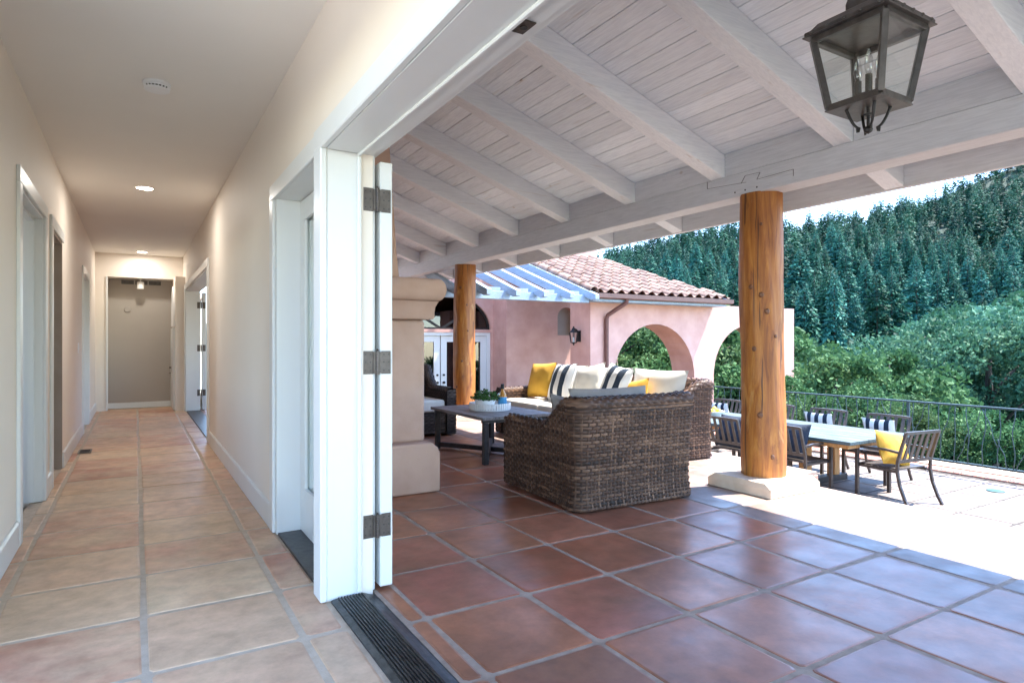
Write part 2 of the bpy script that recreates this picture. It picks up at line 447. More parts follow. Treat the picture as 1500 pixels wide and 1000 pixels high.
# ------------------------------------------------------------------ dimensions
WR, WO = 0.735, 0.95          # hall right wall: inner and outer face
WLX = -0.58                   # hall left wall
CEIL = 2.69
TZ = -0.76                    # lower terrace
HEAD = 2.03

# ------------------------------------------------------------------ ground and hill (real terrain in plain metres)
cf, sf = math.cos(R(30.96)), math.sin(R(30.96))
def FR(x, y): return x * sf + y * cf, x * cf - y * sf
def XY(f, r): return f * sf + r * cf, f * cf - r * sf
def ground_z(x, y):
    f, r = FR(x, y)
    near = -1.0
    dx = max(0.0, x - 10.9)
    valley = -1.0 - 10.5 * sstep(dx, 0, 34)
    if y > 12: valley = min(valley, -1.0 - 6 * sstep(y, 18, 60))
    rr = max(-120.0, min(700.0, r))
    ridge = 31 + .23 * rr + 6 * math.sin(r * .021) + 3 * math.sin(r * .057 + 1)
    t = min(1.0, max(0.0, (f - 70) / 350.0))
    s = .45 * t * t * (3 - 2 * t) + .55 * t
    z = valley + (ridge - valley) * s + 4 * math.sin(f * .03 + r * .02) * t
    if f > 430: z -= (f - 430) * .10
    return z
def build_ground():
    F = np.concatenate([np.linspace(-60, 60, 41), np.linspace(66, 480, 70), np.array([560, 700, 1000, 1600, 2500])])
    Rr = np.concatenate([np.array([-1500, -900, -500, -300]), np.linspace(-200, -44, 27), np.linspace(-40, 60, 41), np.linspace(66, 560, 83), np.array([700, 1000, 1700])])
    P = np.zeros((len(F), len(Rr), 3))
    for i, f in enumerate(F):
        for j, r in enumerate(Rr):
            x, y = XY(f, r); P[i, j] = (x, y, ground_z(x, y))
    o = MB().grid(P).build('hillside_ground', 'forest_floor', smooth='all'); struct(o)
build_ground()

# ------------------------------------------------------------------ hall: floor
def tile_mesh(name, sx, sy, h, mat, seed):
    rr = random.Random(seed)
    c = .016
    pts = []
    for (a, b), corner in zip(((-1, -1), (1, -1), (1, 1), (-1, 1)), range(4)):
        cx, cy = a * sx / 2, b * sy / 2
        j = lambda: rr.uniform(-.004, .004)
        if corner in (0, 2): pts += [(cx + j(), cy - b * c + j()), (cx - a * c * rr.uniform(.5, 1.1), cy + j())]
        else: pts += [(cx - a * c * rr.uniform(.5, 1.1), cy + j()), (cx + j(), cy - b * c + j())]
    # order counter-clockwise: corner 0 goes left edge then bottom edge etc.
    k = len(pts)
    ins = lambda d: [(x - math.copysign(min(d, abs(x)), x), y - math.copysign(min(d, abs(y)), y)) for x, y in pts]
    inner = ins(.012); mid = ins(.004)
    vs = [(x, y, -h) for x, y in pts] + [(x, y, -.005) for x, y in pts] + [(x, y, -.0014) for x, y in mid] + [(x, y, 0) for x, y in inner]
    fs = []
    for L in range(3): fs += [(L * k + i, L * k + (i + 1) % k, (L + 1) * k + (i + 1) % k, (L + 1) * k + i) for i in range(k)]
    fs.append(tuple(3 * k + i for i in range(k)))
    me = bpy.data.meshes.new(name); me.from_pydata(vs, [], fs)
    me.materials.append(MATS[mat]); return me
def lay_tiles(parent, xs, ys, z, mat, gap, skip=None, variants=6, seed=0, alt=None):
    cache = {}; rr = random.Random(seed)
    cxm, cym = (xs[0] + xs[-1]) / 2, (ys[0] + ys[-1]) / 2
    for i in range(len(xs) - 1):
        for j in range(len(ys) - 1):
            x0, x1, y0, y1 = xs[i], xs[i + 1], ys[j], ys[j + 1]
            if skip and skip(x0, x1, y0, y1): continue
            sx, sy = round(x1 - x0 - gap, 3), round(y1 - y0 - gap, 3)
            if sx < .03 or sy < .03: continue
            mt = alt[1] if alt and x0 > alt[0] else mat
            key = (sx, sy, rr.randrange(variants), mt)
            if key not in cache: cache[key] = tile_mesh('tile', sx, sy, .012, mt, (int(sx * 1000) * 7 + int(sy * 1000) * 13 + key[2] * 101) & 0xffff)
            o = bpy.data.objects.new('tile', cache[key]); COL.objects.link(o); o.parent = parent
            o.location = ((x0 + x1) / 2 + rr.uniform(-.003, .003), (y0 + y1) / 2 + rr.uniform(-.004, .004), z + rr.uniform(-.0012, .0012))
            o.rotation_euler = (rr.uniform(-.002, .002), rr.uniform(-.002, .002), rr.uniform(-.004, .004) + (math.pi if rr.random() < .5 else 0))

hall = struct(box('hall_floor', 'grout', -.66, WR + .03, -4.6, 13.4, -.16, -.003))
hx = [-.60, -.506, .034, .573, .745]
hy = [3.09 + .55 * k for k in range(-10, 19)]
lay_tiles(hall, hx, hy, 0.0, 'hall_tile', .022, seed=3)

# ------------------------------------------------------------------ hall: walls and ceiling
def wall_poly(y0, y1, z0, z1, doors):
    pts = [(y0, z0), (y0, z1), (y1, z1), (y1, z0)]
    for a, b, h in sorted(doors, reverse=True): pts += [(b, z0), (b, h), (a, h), (a, z0)]
    return pts
# right wall (opening 1: the folding doors at Y<2.83; opening 2: glass door; opening 3: white door far down)
rw = struct(MB().prism(wall_poly(-4.6, 13.15, -.15, CEIL + .05, [(-4.4, 2.845, HEAD + .005), (2.955, 4.03, HEAD + .005), (8.14, 11.95, HEAD + .02)]), WR, WO, 'x').build('wall_right', 'wall_paint'))
struct(box('upper_wall', 'wall_paint', .70, .948, -4.6, 13.15, CEIL + .22, 3.76))
lw = struct(MB().prism(wall_poly(-4.6, 13.15, -.15, CEIL + .05, [(-4.2, 2.9, 2.35), (4.60, 5.72, 2.08), (6.22, 7.12, 2.08), (9.72, 10.75, 2.05)]), WLX - .13, WLX, 'x').build('wall_left', 'wall_paint'))  # first opening is added out of view to let daylight into the hall
ce = struct(MB().prism([(WLX - .13, -4.6), (WO - .002, -4.6), (WO - .002, 12.74), (-3.0, 12.74), (-3.0, 3.8), (WLX - .13, 3.8)], CEIL, CEIL + .22, 'z').build('hall_ceiling', 'ceiling_paint'))
struct(box('added_court', 'added_paving', -14, -.665, -12, 16, -.3, -.03))  # unseen paved court added to bounce sunlight into the hall
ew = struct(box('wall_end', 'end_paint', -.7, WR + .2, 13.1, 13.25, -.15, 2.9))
struct(MB().box(WLX, -.41, 12.72, 13.1, -.005, 2.29).build('wall_stub', 'wall_paint'))
struct(box('ceiling_drop', 'wall_paint', WLX, WR, 12.72, 13.1, 2.29, CEIL + .1))
struct(box('wall_corner', 'wall_paint', .585, WR, 12.12, 13.1, 0.0, 2.29))
# rooms behind the left openings
rmb = MB().box(-3, WLX - .131, 4.0, 11.5, -.12, 0)
for ya, yb, za, zb in ((4.0, 11.5, 0, .75), (4.0, 11.5, 2.25, CEIL), (4.0, 4.3, .75, 2.25), (5.7, 6.3, .75, 2.25), (7.1, 7.7, .75, 2.25), (10.9, 11.5, .75, 2.25)): rmb.box(-3, -2.88, ya, yb, za, zb)
room = struct(rmb.build('side_room', 'side_room'))
struct(box('room_partition', 'side_room', -2.9, WLX - .131, 5.95, 6.05, 0, CEIL))
struct(box('room_end', 'side_room', -2.9, WLX - .131, 3.9, 4.0, 0, CEIL))
struct(box('room_back', 'side_room', -2.9, WLX - .131, 7.28, 7.38, 0, CEIL))

def casing(parent, x, proud, y0, y1, h, w=.095, side=1, head=True, left=True, right=True, mat='white_trim'):
    t = proud * side
    m = MB(); xa, xb = sorted((x, x + t))
    if left: m.box(xa, xb, y0 - w, y0, .002, h)
    if right: m.box(xa, xb, y1, y1 + w, .002, h)
    if head: m.box(xa, xb, y0 - (w if left else 0), y1 + (w if right else 0), h, h + w)
    o = m.build('door_casing', mat, parent, bevel=.004); 
    return o
def jamb(parent, x0, x1, y0, y1, h, t=.018, mat='white_trim', name='door_jamb'):
    m = MB(); m.box(x0, x1, y0, y0 + t, .002, h - t); m.box(x0, x1, y1 - t, y1, .002, h - t); m.box(x0, x1, y0, y1, h - t, h)
    return m.build(name, mat, parent, bevel=.002)
# left wall trim
casing(lw, WLX, .02, 4.60, 5.72, 2.08)
jamb(lw, WLX - .132, WLX + .002, 4.60, 5.72, 2.08)
MB().box(WLX - .09, WLX - .05, 5.682, 5.70, .003, 2.06).box(WLX - .09, WLX - .05, 4.62, 5.68, 2.04, 2.06).build('door_stop', 'white_trim', lw)
jamb(lw, WLX - .132, WLX + .002, 6.22, 7.12, 2.08, mat='brown_jamb')
casing(lw, WLX, .02, 6.22, 7.12, 2.08, right=False)
casing(lw, WLX, .02, 9.72, 10.75, 2.05)
jamb(lw, WLX - .132, WLX + .002, 9.72, 10.75, 2.05)
for a, b in ((2.92, 4.50), (5.82, 6.12), (7.13, 9.62), (10.85, 12.72)):
    MB().prism([(WLX, 0.003), (WLX, .15), (WLX + .008, .15), (WLX + .016, .138), (WLX + .016, .003)], a, b, 'y').build('baseboard', 'white_trim', lw)
# right wall trim
casing(rw, WR, .02, 2.955, 4.03, HEAD, side=-1, left=False)
casing(rw, WR, .02, 8.14, 11.95, HEAD + .02, side=-1)
jamb(rw, WR - .002, WO + .002, 8.14, 11.95, HEAD + .02)
struct(box('far_sill', 'sill_metal', WR + .01, WO, 8.17, 11.92, -.01, .012))
for a, b in ((4.126, 8.04),):
    MB().prism([(WR, 0.003), (WR, .15), (WR - .008, .15), (WR - .016, .138), (WR - .016, .003)], a, b, 'y').build('baseboard', 'white_trim', rw)
MB().box(-.41, .58, 13.085, 13.099, .003, .10).build('baseboard', 'white_trim', ew)
MB().box(-.43, -.40, 12.70, 12.72, .003, 2.29).build('door_casing', 'white_trim', lw, bevel=.003)

# glass door 2: deep jamb, closed door at the outer side
MB().box(WR - .002, WO, 3.99, 4.03, .002, HEAD).box(WR - .002, WO, 2.955, 4.03, HEAD, HEAD + .006).build('door_jamb', 'white_trim', rw, bevel=.002)
MB().box(WR - .002, WO, 2.95, 2.985, .002, HEAD).build('door_jamb', 'white_trim', rw, bevel=.002)
struct(MB().box(WR + .005, WO + .0, 2.99, 3.985, -.01, .012).build('door_sill', 'sill_metal', rw))
def glass_leaf(label, x0, x1, y0, y1, z0, z1, name='glass_door', handle=None):
    t = thing(name, label, 'door', ((x0 + x1) / 2, (y0 + y1) / 2, z0))
    st, bt, tp = .115, .26, .115
    m = MB(); m.box(x0, x1, y0, y0 + st, z0, z1); m.box(x0, x1, y1 - st, y1, z0, z1)
    m.box(x0, x1, y0 + st, y1 - st, z0, z0 + bt); m.box(x0, x1, y0 + st, y1 - st, z1 - tp, z1)
    m.build('leaf_frame', 'white_trim', t, bevel=.003)
    b = MB(); q = .014
    for xx0, xx1 in ((x0 - .004, x0 + .012), (x1 - .012, x1 + .004)):
        b.box(xx0, xx1, y0 + st, y0 + st + q, z0 + bt, z1 - tp); b.box(xx0, xx1, y1 - st - q, y1 - st, z0 + bt, z1 - tp)
        b.box(xx0, xx1, y0 + st + q, y1 - st - q, z0 + bt, z0 + bt + q); b.box(xx0, xx1, y0 + st + q, y1 - st - q, z1 - tp - q, z1 - tp)
    b.build('glazing_bead', 'white_trim', t)
    xm = (x0 + x1) / 2
    MB().box(xm - .004, xm + .004, y0 + st + .001, y1 - st - .001, z0 + bt + .001, z1 - tp - .001).build('pane', 'glass', t)
    return t
glass_leaf('white door with one tall glass pane, closed behind the narrow hall opening', .872, .918, 2.99, 3.985, .014, HEAD - .004)

# main opening jamb, mullion and header
mo = thing('door_frame', 'white painted frame of the wide opening between hall and patio', 'door frame', (.84, 2.9, 0))
MB().box(.705, WR, 2.83, 2.955, .002, HEAD).box(.705, WR, -4.5, 2.955, HEAD, HEAD + .10).build('casing', 'white_trim', mo, bevel=.005)
MB().box(WR + .0, .886, 2.835, 2.95, .002, HEAD).box(.887, WO, 2.848, 2.95, .002, HEAD).build('jamb', 'white_trim', mo, bevel=.004)
MB().box(WR + .0, .886, -4.4, 2.835, HEAD - .002, HEAD + .006).box(.887, WO + .002, -4.4, 2.847, HEAD + .0005, HEAD + .0045).build('head_soffit', 'white_trim', mo)
MB().box(.872, .889, -4.4, 2.834, HEAD - .016, HEAD - .0025).box(.872, .889, 2.818, 2.834, .02, HEAD - .017).build('stop_bead', 'white_trim', mo, bevel=.004)
MB().box(.955, .985, -4.5, 2.955, HEAD + .01, HEAD + .11).box(.952, .966, 2.86, 2.95, .002, HEAD + .01).build('casing', 'white_trim', mo, bevel=.004)
sp = MB().box(.897, .935, 1.43, 1.50, HEAD - .004, HEAD - .0005).build('strike_plate', 'hinge_metal', mo)
MB().lathe([(.011, -.006), (.011, -.002)], (.916, 1.465, HEAD), 10).build('latch_hole', 'dark_slot', sp)
# threshold
th = thing('door_sill', 'dark ribbed metal threshold across the wide patio opening', 'threshold', (.85, 1.0, 0))
MB().prism([(.752, -.02), (.752, .006), (.775, .011), (.90, .013), (.925, .002), (.955, -.006), (.955, -.02)], -4.4, 2.828, 'y').build('sill_plate', 'sill_metal', th)
for k in range(9):
    x = .782 + k * .0132
    MB().box(x, x + .0062, -4.4, 2.825, .010, .0175).build('rib', 'sill_metal', th, bevel=.001)
# open leaf, folded back flat against the outer wall
LD = thing('glass_door', 'white glass door folded right back outside on three dark hinges', 'door', (1.005, 3.35, 0))
def leaf_open(t, x0, x1, y0, y1, z0, z1):
    st, bt, tp = .115, .26, .115
    m = MB(); m.box(x0, x1, y0, y0 + st, z0, z1); m.box(x0, x1, y1 - st, y1, z0, z1)
    m.box(x0, x1, y0 + st, y1 - st, z0, z0 + bt); m.box(x0, x1, y0 + st, y1 - st, z1 - tp, z1)
    m.build('leaf_frame', 'white_trim', t, bevel=.004)
    MB().box((x0 + x1) / 2 - .005, (x0 + x1) / 2 + .005, y0 + st + .001, y1 - st - .001, z0 + bt + .001, z1 - tp - .001).build('pane', 'glass', t)
leaf_open(LD, .985, 1.046, 2.845, 3.80, .016, HEAD - .02)
for z in (1.826, 1.068, .306):
    h = MB().box(.990, 1.036, 2.8405, 2.8445, z - .054, z + .054).build('hinge', 'hinge_metal', LD, bevel=.001)
    MB().box(.905, .952, 2.8435, 2.8475, z - .054, z + .054).build('hinge_leaf', 'hinge_metal', h, bevel=.001)
    k = MB()
    for q in range(5): k.lathe([(.0085, z - .054 + q * .0217), (.0085, z - .054 + q * .0217 + .0205)], (.970, 2.836, 0), 10)
    k.box(.951, .991, 2.838, 2.8425, z - .05, z + .05)
    k.lathe([(.004, z + .054), (.006, z + .058), (.002, z + .064)], (.970, 2.836, 0), 8)
    k.build('barrel', 'hinge_metal', h, smooth=True)
    s_ = MB()
    for dx in (.915, .935, 1.000, 1.022):
        for dz in (-.035, 0.012, .04): s_.lathe([(.0035, 0), (.0035, .0015)], (0, 0, 0), 6)
    scr = MB()
    for dx in (.915, .938, 1.002, 1.026):
        for dz in (-.037, .002, .038):
            scr.tube([(dx, 2.8436 if dx < .96 else 2.8406, z + dz), (dx, 2.842 if dx < .96 else 2.839, z + dz)], .0036, 6)
    scr.build('screws', 'dark_slot', h)

# far doors in the hall
FD = thing('glass_door', 'white glass door folded back outside the far hall opening', 'door', (1.015, 12.4, 0))
leaf_open(FD, .985, 1.046, 11.955, 12.88, .016, HEAD - .005)
for z in (.31, 1.07, 1.80):
    h = MB().box(.990, 1.036, 11.9475, 11.954, z - .054, z + .054).build('hinge', 'hinge_metal', FD)
    MB().box(.905, .952, 11.926, 11.9315, z - .054, z + .054).tube([(.968, 11.935, z - .055), (.968, 11.935, z + .055)], .010, 10).build('hinge_leaf', 'hinge_metal', h)
LD3 = thing('panel_door', 'white panel door closed in the far left hall wall', 'door', (WLX - .08, 10.2, 0))
MB().box(WLX - .11, WLX - .07, 9.74, 10.73, .01, 2.03).build('leaf', 'white_trim', LD3, bevel=.003)
for z0, z1 in ((.22, .92), (1.05, 1.88)):
    MB().box(WLX - .07, WLX - .062, 9.90, 10.57, z0, z1).build('panel', 'white_trim', LD3, bevel=.004)
ED = thing('entry_door', 'white door with lever handle under an arched window, beside the end wall', 'door', (.57, 12.5, 0))
MB().box(.555, .584, 12.2, 13.05, .01, 1.42).build('leaf', 'white_trim', ED, bevel=.003)
for z0, z1 in ((.12, .62), (.75, 1.30)): MB().box(.548, .556, 12.33, 12.92, z0, z1).build('panel', 'white_trim', ED, bevel=.004)
MB().tube([(.55, 12.86, .62), (.53, 12.86, .62), (.53, 12.72, .62)], .009, 8).lathe([(.02, .70), (.02, .73)], (.545, 12.86, 0), 10).build('handle', 'hinge_metal', ED)
MB().prism([(12.2, 1.45)] + arc2(12.62, 1.60, .42, .55, math.pi, 0, 14) + [(13.04, 1.45)], .56, .583, 'x').build('arched_pane', 'white_plastic', ED)

# small fittings in the hall
SD = thing('smoke_detector', 'round white smoke detector on the hall ceiling', 'smoke detector', (.11, 4.26, CEIL))
MB().lathe([(.074, 0), (.074, -.012), (.066, -.016), (.066, -.02), (.072, -.022), (.066, -.04), (.04, -.046), (.001, -.047)], (.11, 4.26, CEIL), 32).build('body', 'white_plastic', SD, smooth=True)
sg = MB()
for k in range(7):
    a = -2.4 + k * .26
    sg.box(.11 + .068 * math.cos(a) - .006, .11 + .068 * math.cos(a) + .006, 4.26 + .068 * math.sin(a) - .003, 4.26 + .068 * math.sin(a) + .003, CEIL - .0335, CEIL - .0265)
sg.build('vent_slots', 'dark_slot', SD)
def downlight(x, y, lab, power):
    t = thing('ceiling_light', lab, 'ceiling light', (x, y, CEIL), group='recessed lights in the hall ceiling')
    MB().lathe([(.085, 0), (.085, -.005), (.072, -.006), (.070, -.001)], (x, y, CEIL), 28, cap=False).build('trim_ring', 'white_plastic', t, smooth=True)
    MB().lathe([(.070, -.002), (.0001, -.002)], (x, y, CEIL), 28, cap=False).build('diffuser', 'lamp_glow', t)
    l = bpy.data.lights.new('lamp', 'AREA'); l.shape = 'DISK'; l.size = .12; l.energy = power; l.color = (1, .95, .88)
    lo = bpy.data.objects.new('lamp', l); COL.objects.link(lo); lo.parent = t; lo.location = (0, 0, -.012)
downlight(.08, 7.2, 'lit recessed ceiling light nearer the smoke detector', 1.3)
downlight(.10, 12.3, 'lit recessed ceiling light at the far end by the dropped ceiling', 1.0)
PL = thing('spot_light', 'small white cylinder spotlight hanging before the end wall', 'spotlight', (.08, 12.88, 2.29))
MB().lathe([(.03, 2.289), (.03, 2.275), (.006, 2.27), (.006, 2.24)], (.08, 12.88, 0), 14).build('stem', 'pendant_white', PL, smooth=True)
MB().lathe([(.02, 2.24), (.055, 2.23), (.055, 2.11), (.045, 2.11)], (.08, 12.88, 0), 18).build('shade', 'pendant_white', PL, smooth=True)
AG = thing('air_grille', 'wide slotted air grille at the top of the end wall', 'vent', (.1, 13.09, 2.2))
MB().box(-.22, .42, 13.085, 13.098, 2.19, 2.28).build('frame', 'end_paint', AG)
gs = MB()
for k in range(3): gs.box(-.21 + k * .21, -.02 + k * .21, 13.08, 13.086, 2.2, 2.27)
gs.build('slots', 'bronze', AG)
WD = thing('wall_sensor', 'small round sensor plate on the end wall', 'sensor', (-.12, 13.09, 1.75))
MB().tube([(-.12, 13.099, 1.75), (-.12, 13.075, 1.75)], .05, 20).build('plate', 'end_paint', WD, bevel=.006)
LS = thing('light_switch', 'white light switch on the left hall wall', 'switch', (WLX, 9.0, 1.1))
MB().box(WLX + .0005, WLX + .007, 8.96, 9.04, 1.04, 1.16).build('plate', 'white_plastic', LS, bevel=.003)
MB().box(WLX + .007, WLX + .013, 8.985, 9.015, 1.075, 1.125).build('rocker', 'white_plastic', LS)
FV = thing('floor_vent', 'small brown floor register at the left edge of the hall tiles', 'vent', (-.5, 8.2, 0))
MB().box(-.52, -.40, 7.95, 8.22, .002, .007).build('plate', 'bronze', FV, bevel=.002)
fs = MB()
for k in range(7): fs.box(-.505, -.415, 7.98 + k * .033, 7.995 + k * .033, .0072, .0085)
fs.build('slots', 'dark_slot', FV)

# ------------------------------------------------------------------ patio floor and terrace
pf = struct(MB().prism([(.955, -2.6), (.955, 12.4), (5.29, 12.4), (5.29, 3.45), (4.75, 3.45), (4.75, -2.6)], -.9, -.003, 'z').build('patio_floor', 'patio_grout'))
px = [.962] + [1.055 + .4925 * k for k in range(0, 8)] + [4.74, 5.285]
py = [1.92 + .54 * k for k in range(-7, 20)]
lay_tiles(pf, px, py, 0.0, 'patio_tile', .021, skip=lambda x0, x1, y0, y1: (x0 > 4.7 and y0 < 3.4) or (x0 < 1.9 and y0 > 4.6 and y1 < 6.4) or (x0 > 4.0 and x0 < 4.5 and False) or y1 > 12.3, seed=11, alt=(3.5, 'sunlit_tile'))  # outer columns, where the sun falls, take the sun-toned tile colour
for k in range(8):
    z0 = -.75 + k * .0
    b = MB().box(4.76 + k * .066, 4.82 + k * .066, 3.436, 3.449, -.30, -.03).build('brick', 'brick_red', pf, bevel=.004)
tf = struct(box('terrace_floor', 'terrace_grout', 4.76, 10.95, -3.0, 12.2, -1.1, TZ - .005))
lay_tiles(tf, [5.30 + .54 * k for k in range(10)], [-1.9 + .54 * k for k in range(24)], TZ, 'terrace_tile', .030, skip=lambda x0, x1, y0, y1: y1 < .5 and x0 < 6, seed=21)
cu = struct(box('terrace_kerb', 'plinth_stone', 10.62, 10.95, -3.0, 9.5, TZ - .3, TZ + .045, bevel=.01))
for k in range(38):
    y = -1.6 + k * .29
    MB().box(10.30, 10.60, y, y + .278, TZ - .005, TZ + .022).build('brick', 'brick_red', cu, bevel=.006)
DC = tag(MB().lathe([(.10, TZ + .001), (.10, TZ + .010), (.085, TZ + .014), (.0001, TZ + .014)], (9.55, 3.75, 0), 20).build('drain_cover', 'green_plastic', center=True, smooth=True), 'small round green cover set in the sunlit terrace floor', 'drain cover')

# ------------------------------------------------------------------ patio roof
SL = .342
def rb(x): return 2.54 - SL * (x - 4.2)        # underside of the rafters
ang = math.atan(SL)
PR = thing('patio_roof', 'whitewashed timber patio roof of sloping rafters, boards and one long beam', 'porch roof', (2.9, 4.5, 2.3))
local_off = Vector((2.9, 4.5, 2.3))
Y0R, Y1R = -4.6, 12.0
ry = [3.58 + 1.094 * k for k in range(-7, 8)]
for y in ry:
    poly = [(.952, rb(.952)), (.952, rb(.952) + .192), (4.865, rb(4.865) + .192), (4.865, rb(4.865))]
    MB().prism(poly, y, y + .14, 'y').build('rafter', 'white_rafter', PR, bevel=.004)
# boards above, each a few bays long
pw = .138
row = 0; s = .956
while s < 4.93:
    x1 = s + pw * math.cos(ang) - .006
    yy = Y0R + random.uniform(-1.5, 0) ; first = True
    breaks = [Y0R]
    p = Y0R + random.choice((1, 2, 3, 4)) * 1.094 + .58 - .58
    base = ry[0] + .07
    cand = [r + .07 for r in ry]
    i = random.choice((1, 2, 3)); 
    while i < len(cand) - 1: breaks.append(cand[i]); i += random.choice((3, 4))
    breaks.append(Y1R)
    for a, b in zip(breaks[:-1], breaks[1:]):
        dz = .193 + random.uniform(0, .003); xe = min(x1, 4.945)
        poly = [(s, rb(s) + dz), (s, rb(s) + dz + .02), (xe, rb(xe) + dz + .02), (xe, rb(xe) + dz)]
        MB().prism(poly, a + .002, b - .002, 'y').build('plank', 'white_plank', PR)
    s += pw * math.cos(ang); row += 1
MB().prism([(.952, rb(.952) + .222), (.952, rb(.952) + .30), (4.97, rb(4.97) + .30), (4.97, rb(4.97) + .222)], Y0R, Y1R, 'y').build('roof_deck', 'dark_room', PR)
MB().box(4.2, 4.4, Y0R + .3, Y1R - .2, 2.345, 2.535).build('beam', 'white_beam', PR, bevel=.006)
# blocking between the rafters over the beam and the fascia
for a, b in zip(ry[:-1], ry[1:]):
    MB().prism([(4.215, 2.54), (4.215, rb(4.215) + .19), (4.25, rb(4.25) + .19), (4.25, 2.54)], a + .143, b - .003, 'y').build('blocking', 'white_beam', PR)
MB().box(4.868, 4.91, Y0R, Y1R, 2.305, rb(4.9) + .195).build('fascia', 'white_beam', PR, bevel=.003)
MB().box(4.916, 4.985, Y0R, Y1R, 2.42, rb(4.95) + .24).build('drip_edge', 'gutter_brown', PR)
# scarf joint lines and bolts on the beam above the near post
jl = MB()
def jline(y0, z0, y1, z1): jl.bar((4.1985, y0, z0), (4.1985, y1, z1), .003, .002)
jline(3.75, 2.535, 3.75, 2.475); jline(3.75, 2.475, 3.35, 2.445); jline(3.40, 2.445, 3.36, 2.50); jline(3.36, 2.50, 3.22, 2.495); jline(3.22, 2.495, 3.25, 2.445); jline(3.25, 2.445, 2.93, 2.45); jline(2.93, 2.45, 2.93, 2.40)
for yb in (3.25, 3.36, 3.46): jl.tube([(4.1995, yb, 2.385), (4.1965, yb, 2.385)], .007, 8)
jl.build('scarf_joint', 'joint_shadow', PR)
# gimbal light in the board ceiling
xg, yg = 1.62, 6.05
GL = thing('ceiling_light', 'small dark gimbal downlight let into the patio rafter', 'ceiling light', (2.1, 5.86, rb(2.1)))
MB().lathe([(.055, -.001), (.055, -.008), (.042, -.010), (.040, -.004)], (0, 0, 0), 20, cap=False).build('trim_ring', 'hinge_metal', local(GL), smooth=True)
MB().lathe([(.038, -.003), (.02, -.016), (.0001, -.018)], (0, 0, 0), 16, cap=False).build('bulb', 'brass', GL, smooth=True)
GL.rotation_euler = (0, ang, 0)

# ------------------------------------------------------------------ log posts
def log_post(x, y, ztop, lab, seed, plinth=True, r0=.166):
    t = thing('log_post', lab, 'post', (x, y, 0), group='peeled log posts under the patio beam')
    rr = np.random.default_rng(seed)
    nz, na = 70, 48
    z0 = .105
    zs = np.linspace(z0, ztop, nz); an = np.linspace(0, 2 * np.pi, na, endpoint=False)
    P = np.zeros((na, nz, 3))
    ph = rr.uniform(0, 6.28, 8)
    for j, z in enumerate(zs):
        u = (z - z0) / (ztop - z0)
        base = r0 * (1.03 - .09 * u) * (1 + .018 * math.sin(5 * u + ph[0]) + .014 * math.sin(11.3 * u + ph[1]))
        cx = .012 * math.sin(3.4 * u + ph[2]); cy = .012 * math.sin(2.9 * u + ph[3])
        r = base * (1 + .030 * np.sin(2 * an + ph[4] + 2 * u) + .014 * np.sin(3 * an + ph[5] - 3 * u) + .014 * np.sin(7 * an + ph[6] + 9 * u) + .011 * np.sin(13 * an + 21 * u + ph[7]))
        P[:, j, 0] = x + cx + r * np.cos(an); P[:, j, 1] = y + cy + r * np.sin(an); P[:, j, 2] = z
    # carved hollow bulges on the sunny side
    for _ in range(9):
        a0 = rr.uniform(0, 6.28); zc = rr.uniform(.2, ztop - .2); dep = rr.uniform(-.022, .016)
        for i, a in enumerate(an):
            da = (a - a0 + np.pi) % (2 * np.pi) - np.pi
            w = math.exp(-(da / .35) ** 2) * np.exp(-((zs - zc) / .10) ** 2) * dep
            P[i, :, 0] += math.cos(a) * w; P[i, :, 1] += math.sin(a) * w
    m = MB().grid(P, closed_u=True)
    lg = m.build('log', 'log_wood', t, smooth='all')
    view = math.atan2(-y, -x)
    ks = [(-.10, 2.12), (.42, 1.63), (-.08, 1.555), (.32, 1.13), (.05, .60), (-.50, .30), (-.66, 1.22), (-.35, 1.42)] if seed == 1 else [(.3, 2.0), (-.4, 1.35), (.1, .9), (-.2, 1.75), (.6, .5)]
    for da, z in ks:
        z = z * ztop / 2.35
        a = view - da + rr.uniform(-.06, .06) * (seed != 1)
        j = int((z - z0) / (ztop - z0) * (nz - 1)); i = int((a % (2 * math.pi)) / (2 * math.pi) * na) % na
        p = Vector(P[i, j]); n = Vector((math.cos(a), math.sin(a), 0))
        tn = Vector((-n.y, n.x, 0)); s_ = rr.uniform(.55, 1.15)
        vs = [p + n * .008]
        for rad, dep in ((.010, .007), (.0165, .006), (.024, -.006)):
            for k in range(12):
                q = 2 * math.pi * k / 12; vs.append(p + tn * math.cos(q) * rad * s_ + Vector((0, 0, 1)) * math.sin(q) * rad * s_ * 1.2 + n * dep)
        fs_ = [(0, 1 + k, 1 + (k + 1) % 12) for k in range(12)]
        for L in range(2): fs_ += [(1 + L * 12 + k, 1 + (L + 1) * 12 + k, 1 + (L + 1) * 12 + (k + 1) % 12, 1 + L * 12 + (k + 1) % 12) for k in range(12)]
        MB().add(vs, fs_).build('knot', 'knot_wood', t, smooth='all')
    h = .30; c = .05
    def ring(hh, cc, z): return [(x - hh, y - hh + cc, z), (x - hh + cc, y - hh, z), (x + hh - cc, y - hh, z), (x + hh, y - hh + cc, z), (x + hh, y + hh - cc, z), (x + hh - cc, y + hh, z), (x - hh + cc, y + hh, z), (x - hh, y + hh - cc, z)]
    vs = ring(h, .004, 0) + ring(h, .004, .065) + ring(h - .012, .05, .105)
    fs_ = [tuple(range(7, -1, -1)), tuple(16 + i for i in range(8))]
    for L in range(2): fs_ += [(L * 8 + i, L * 8 + (i + 1) % 8, L * 8 + 8 + (i + 1) % 8, L * 8 + 8 + i) for i in range(8)]
    MB().add(vs, fs_).build('plinth', 'plinth_stone', t, bevel=.006)
    return t
log_post(4.335, 3.30, 2.35, 'honey coloured peeled log post on a stone plinth at the sunlit patio edge', 1)
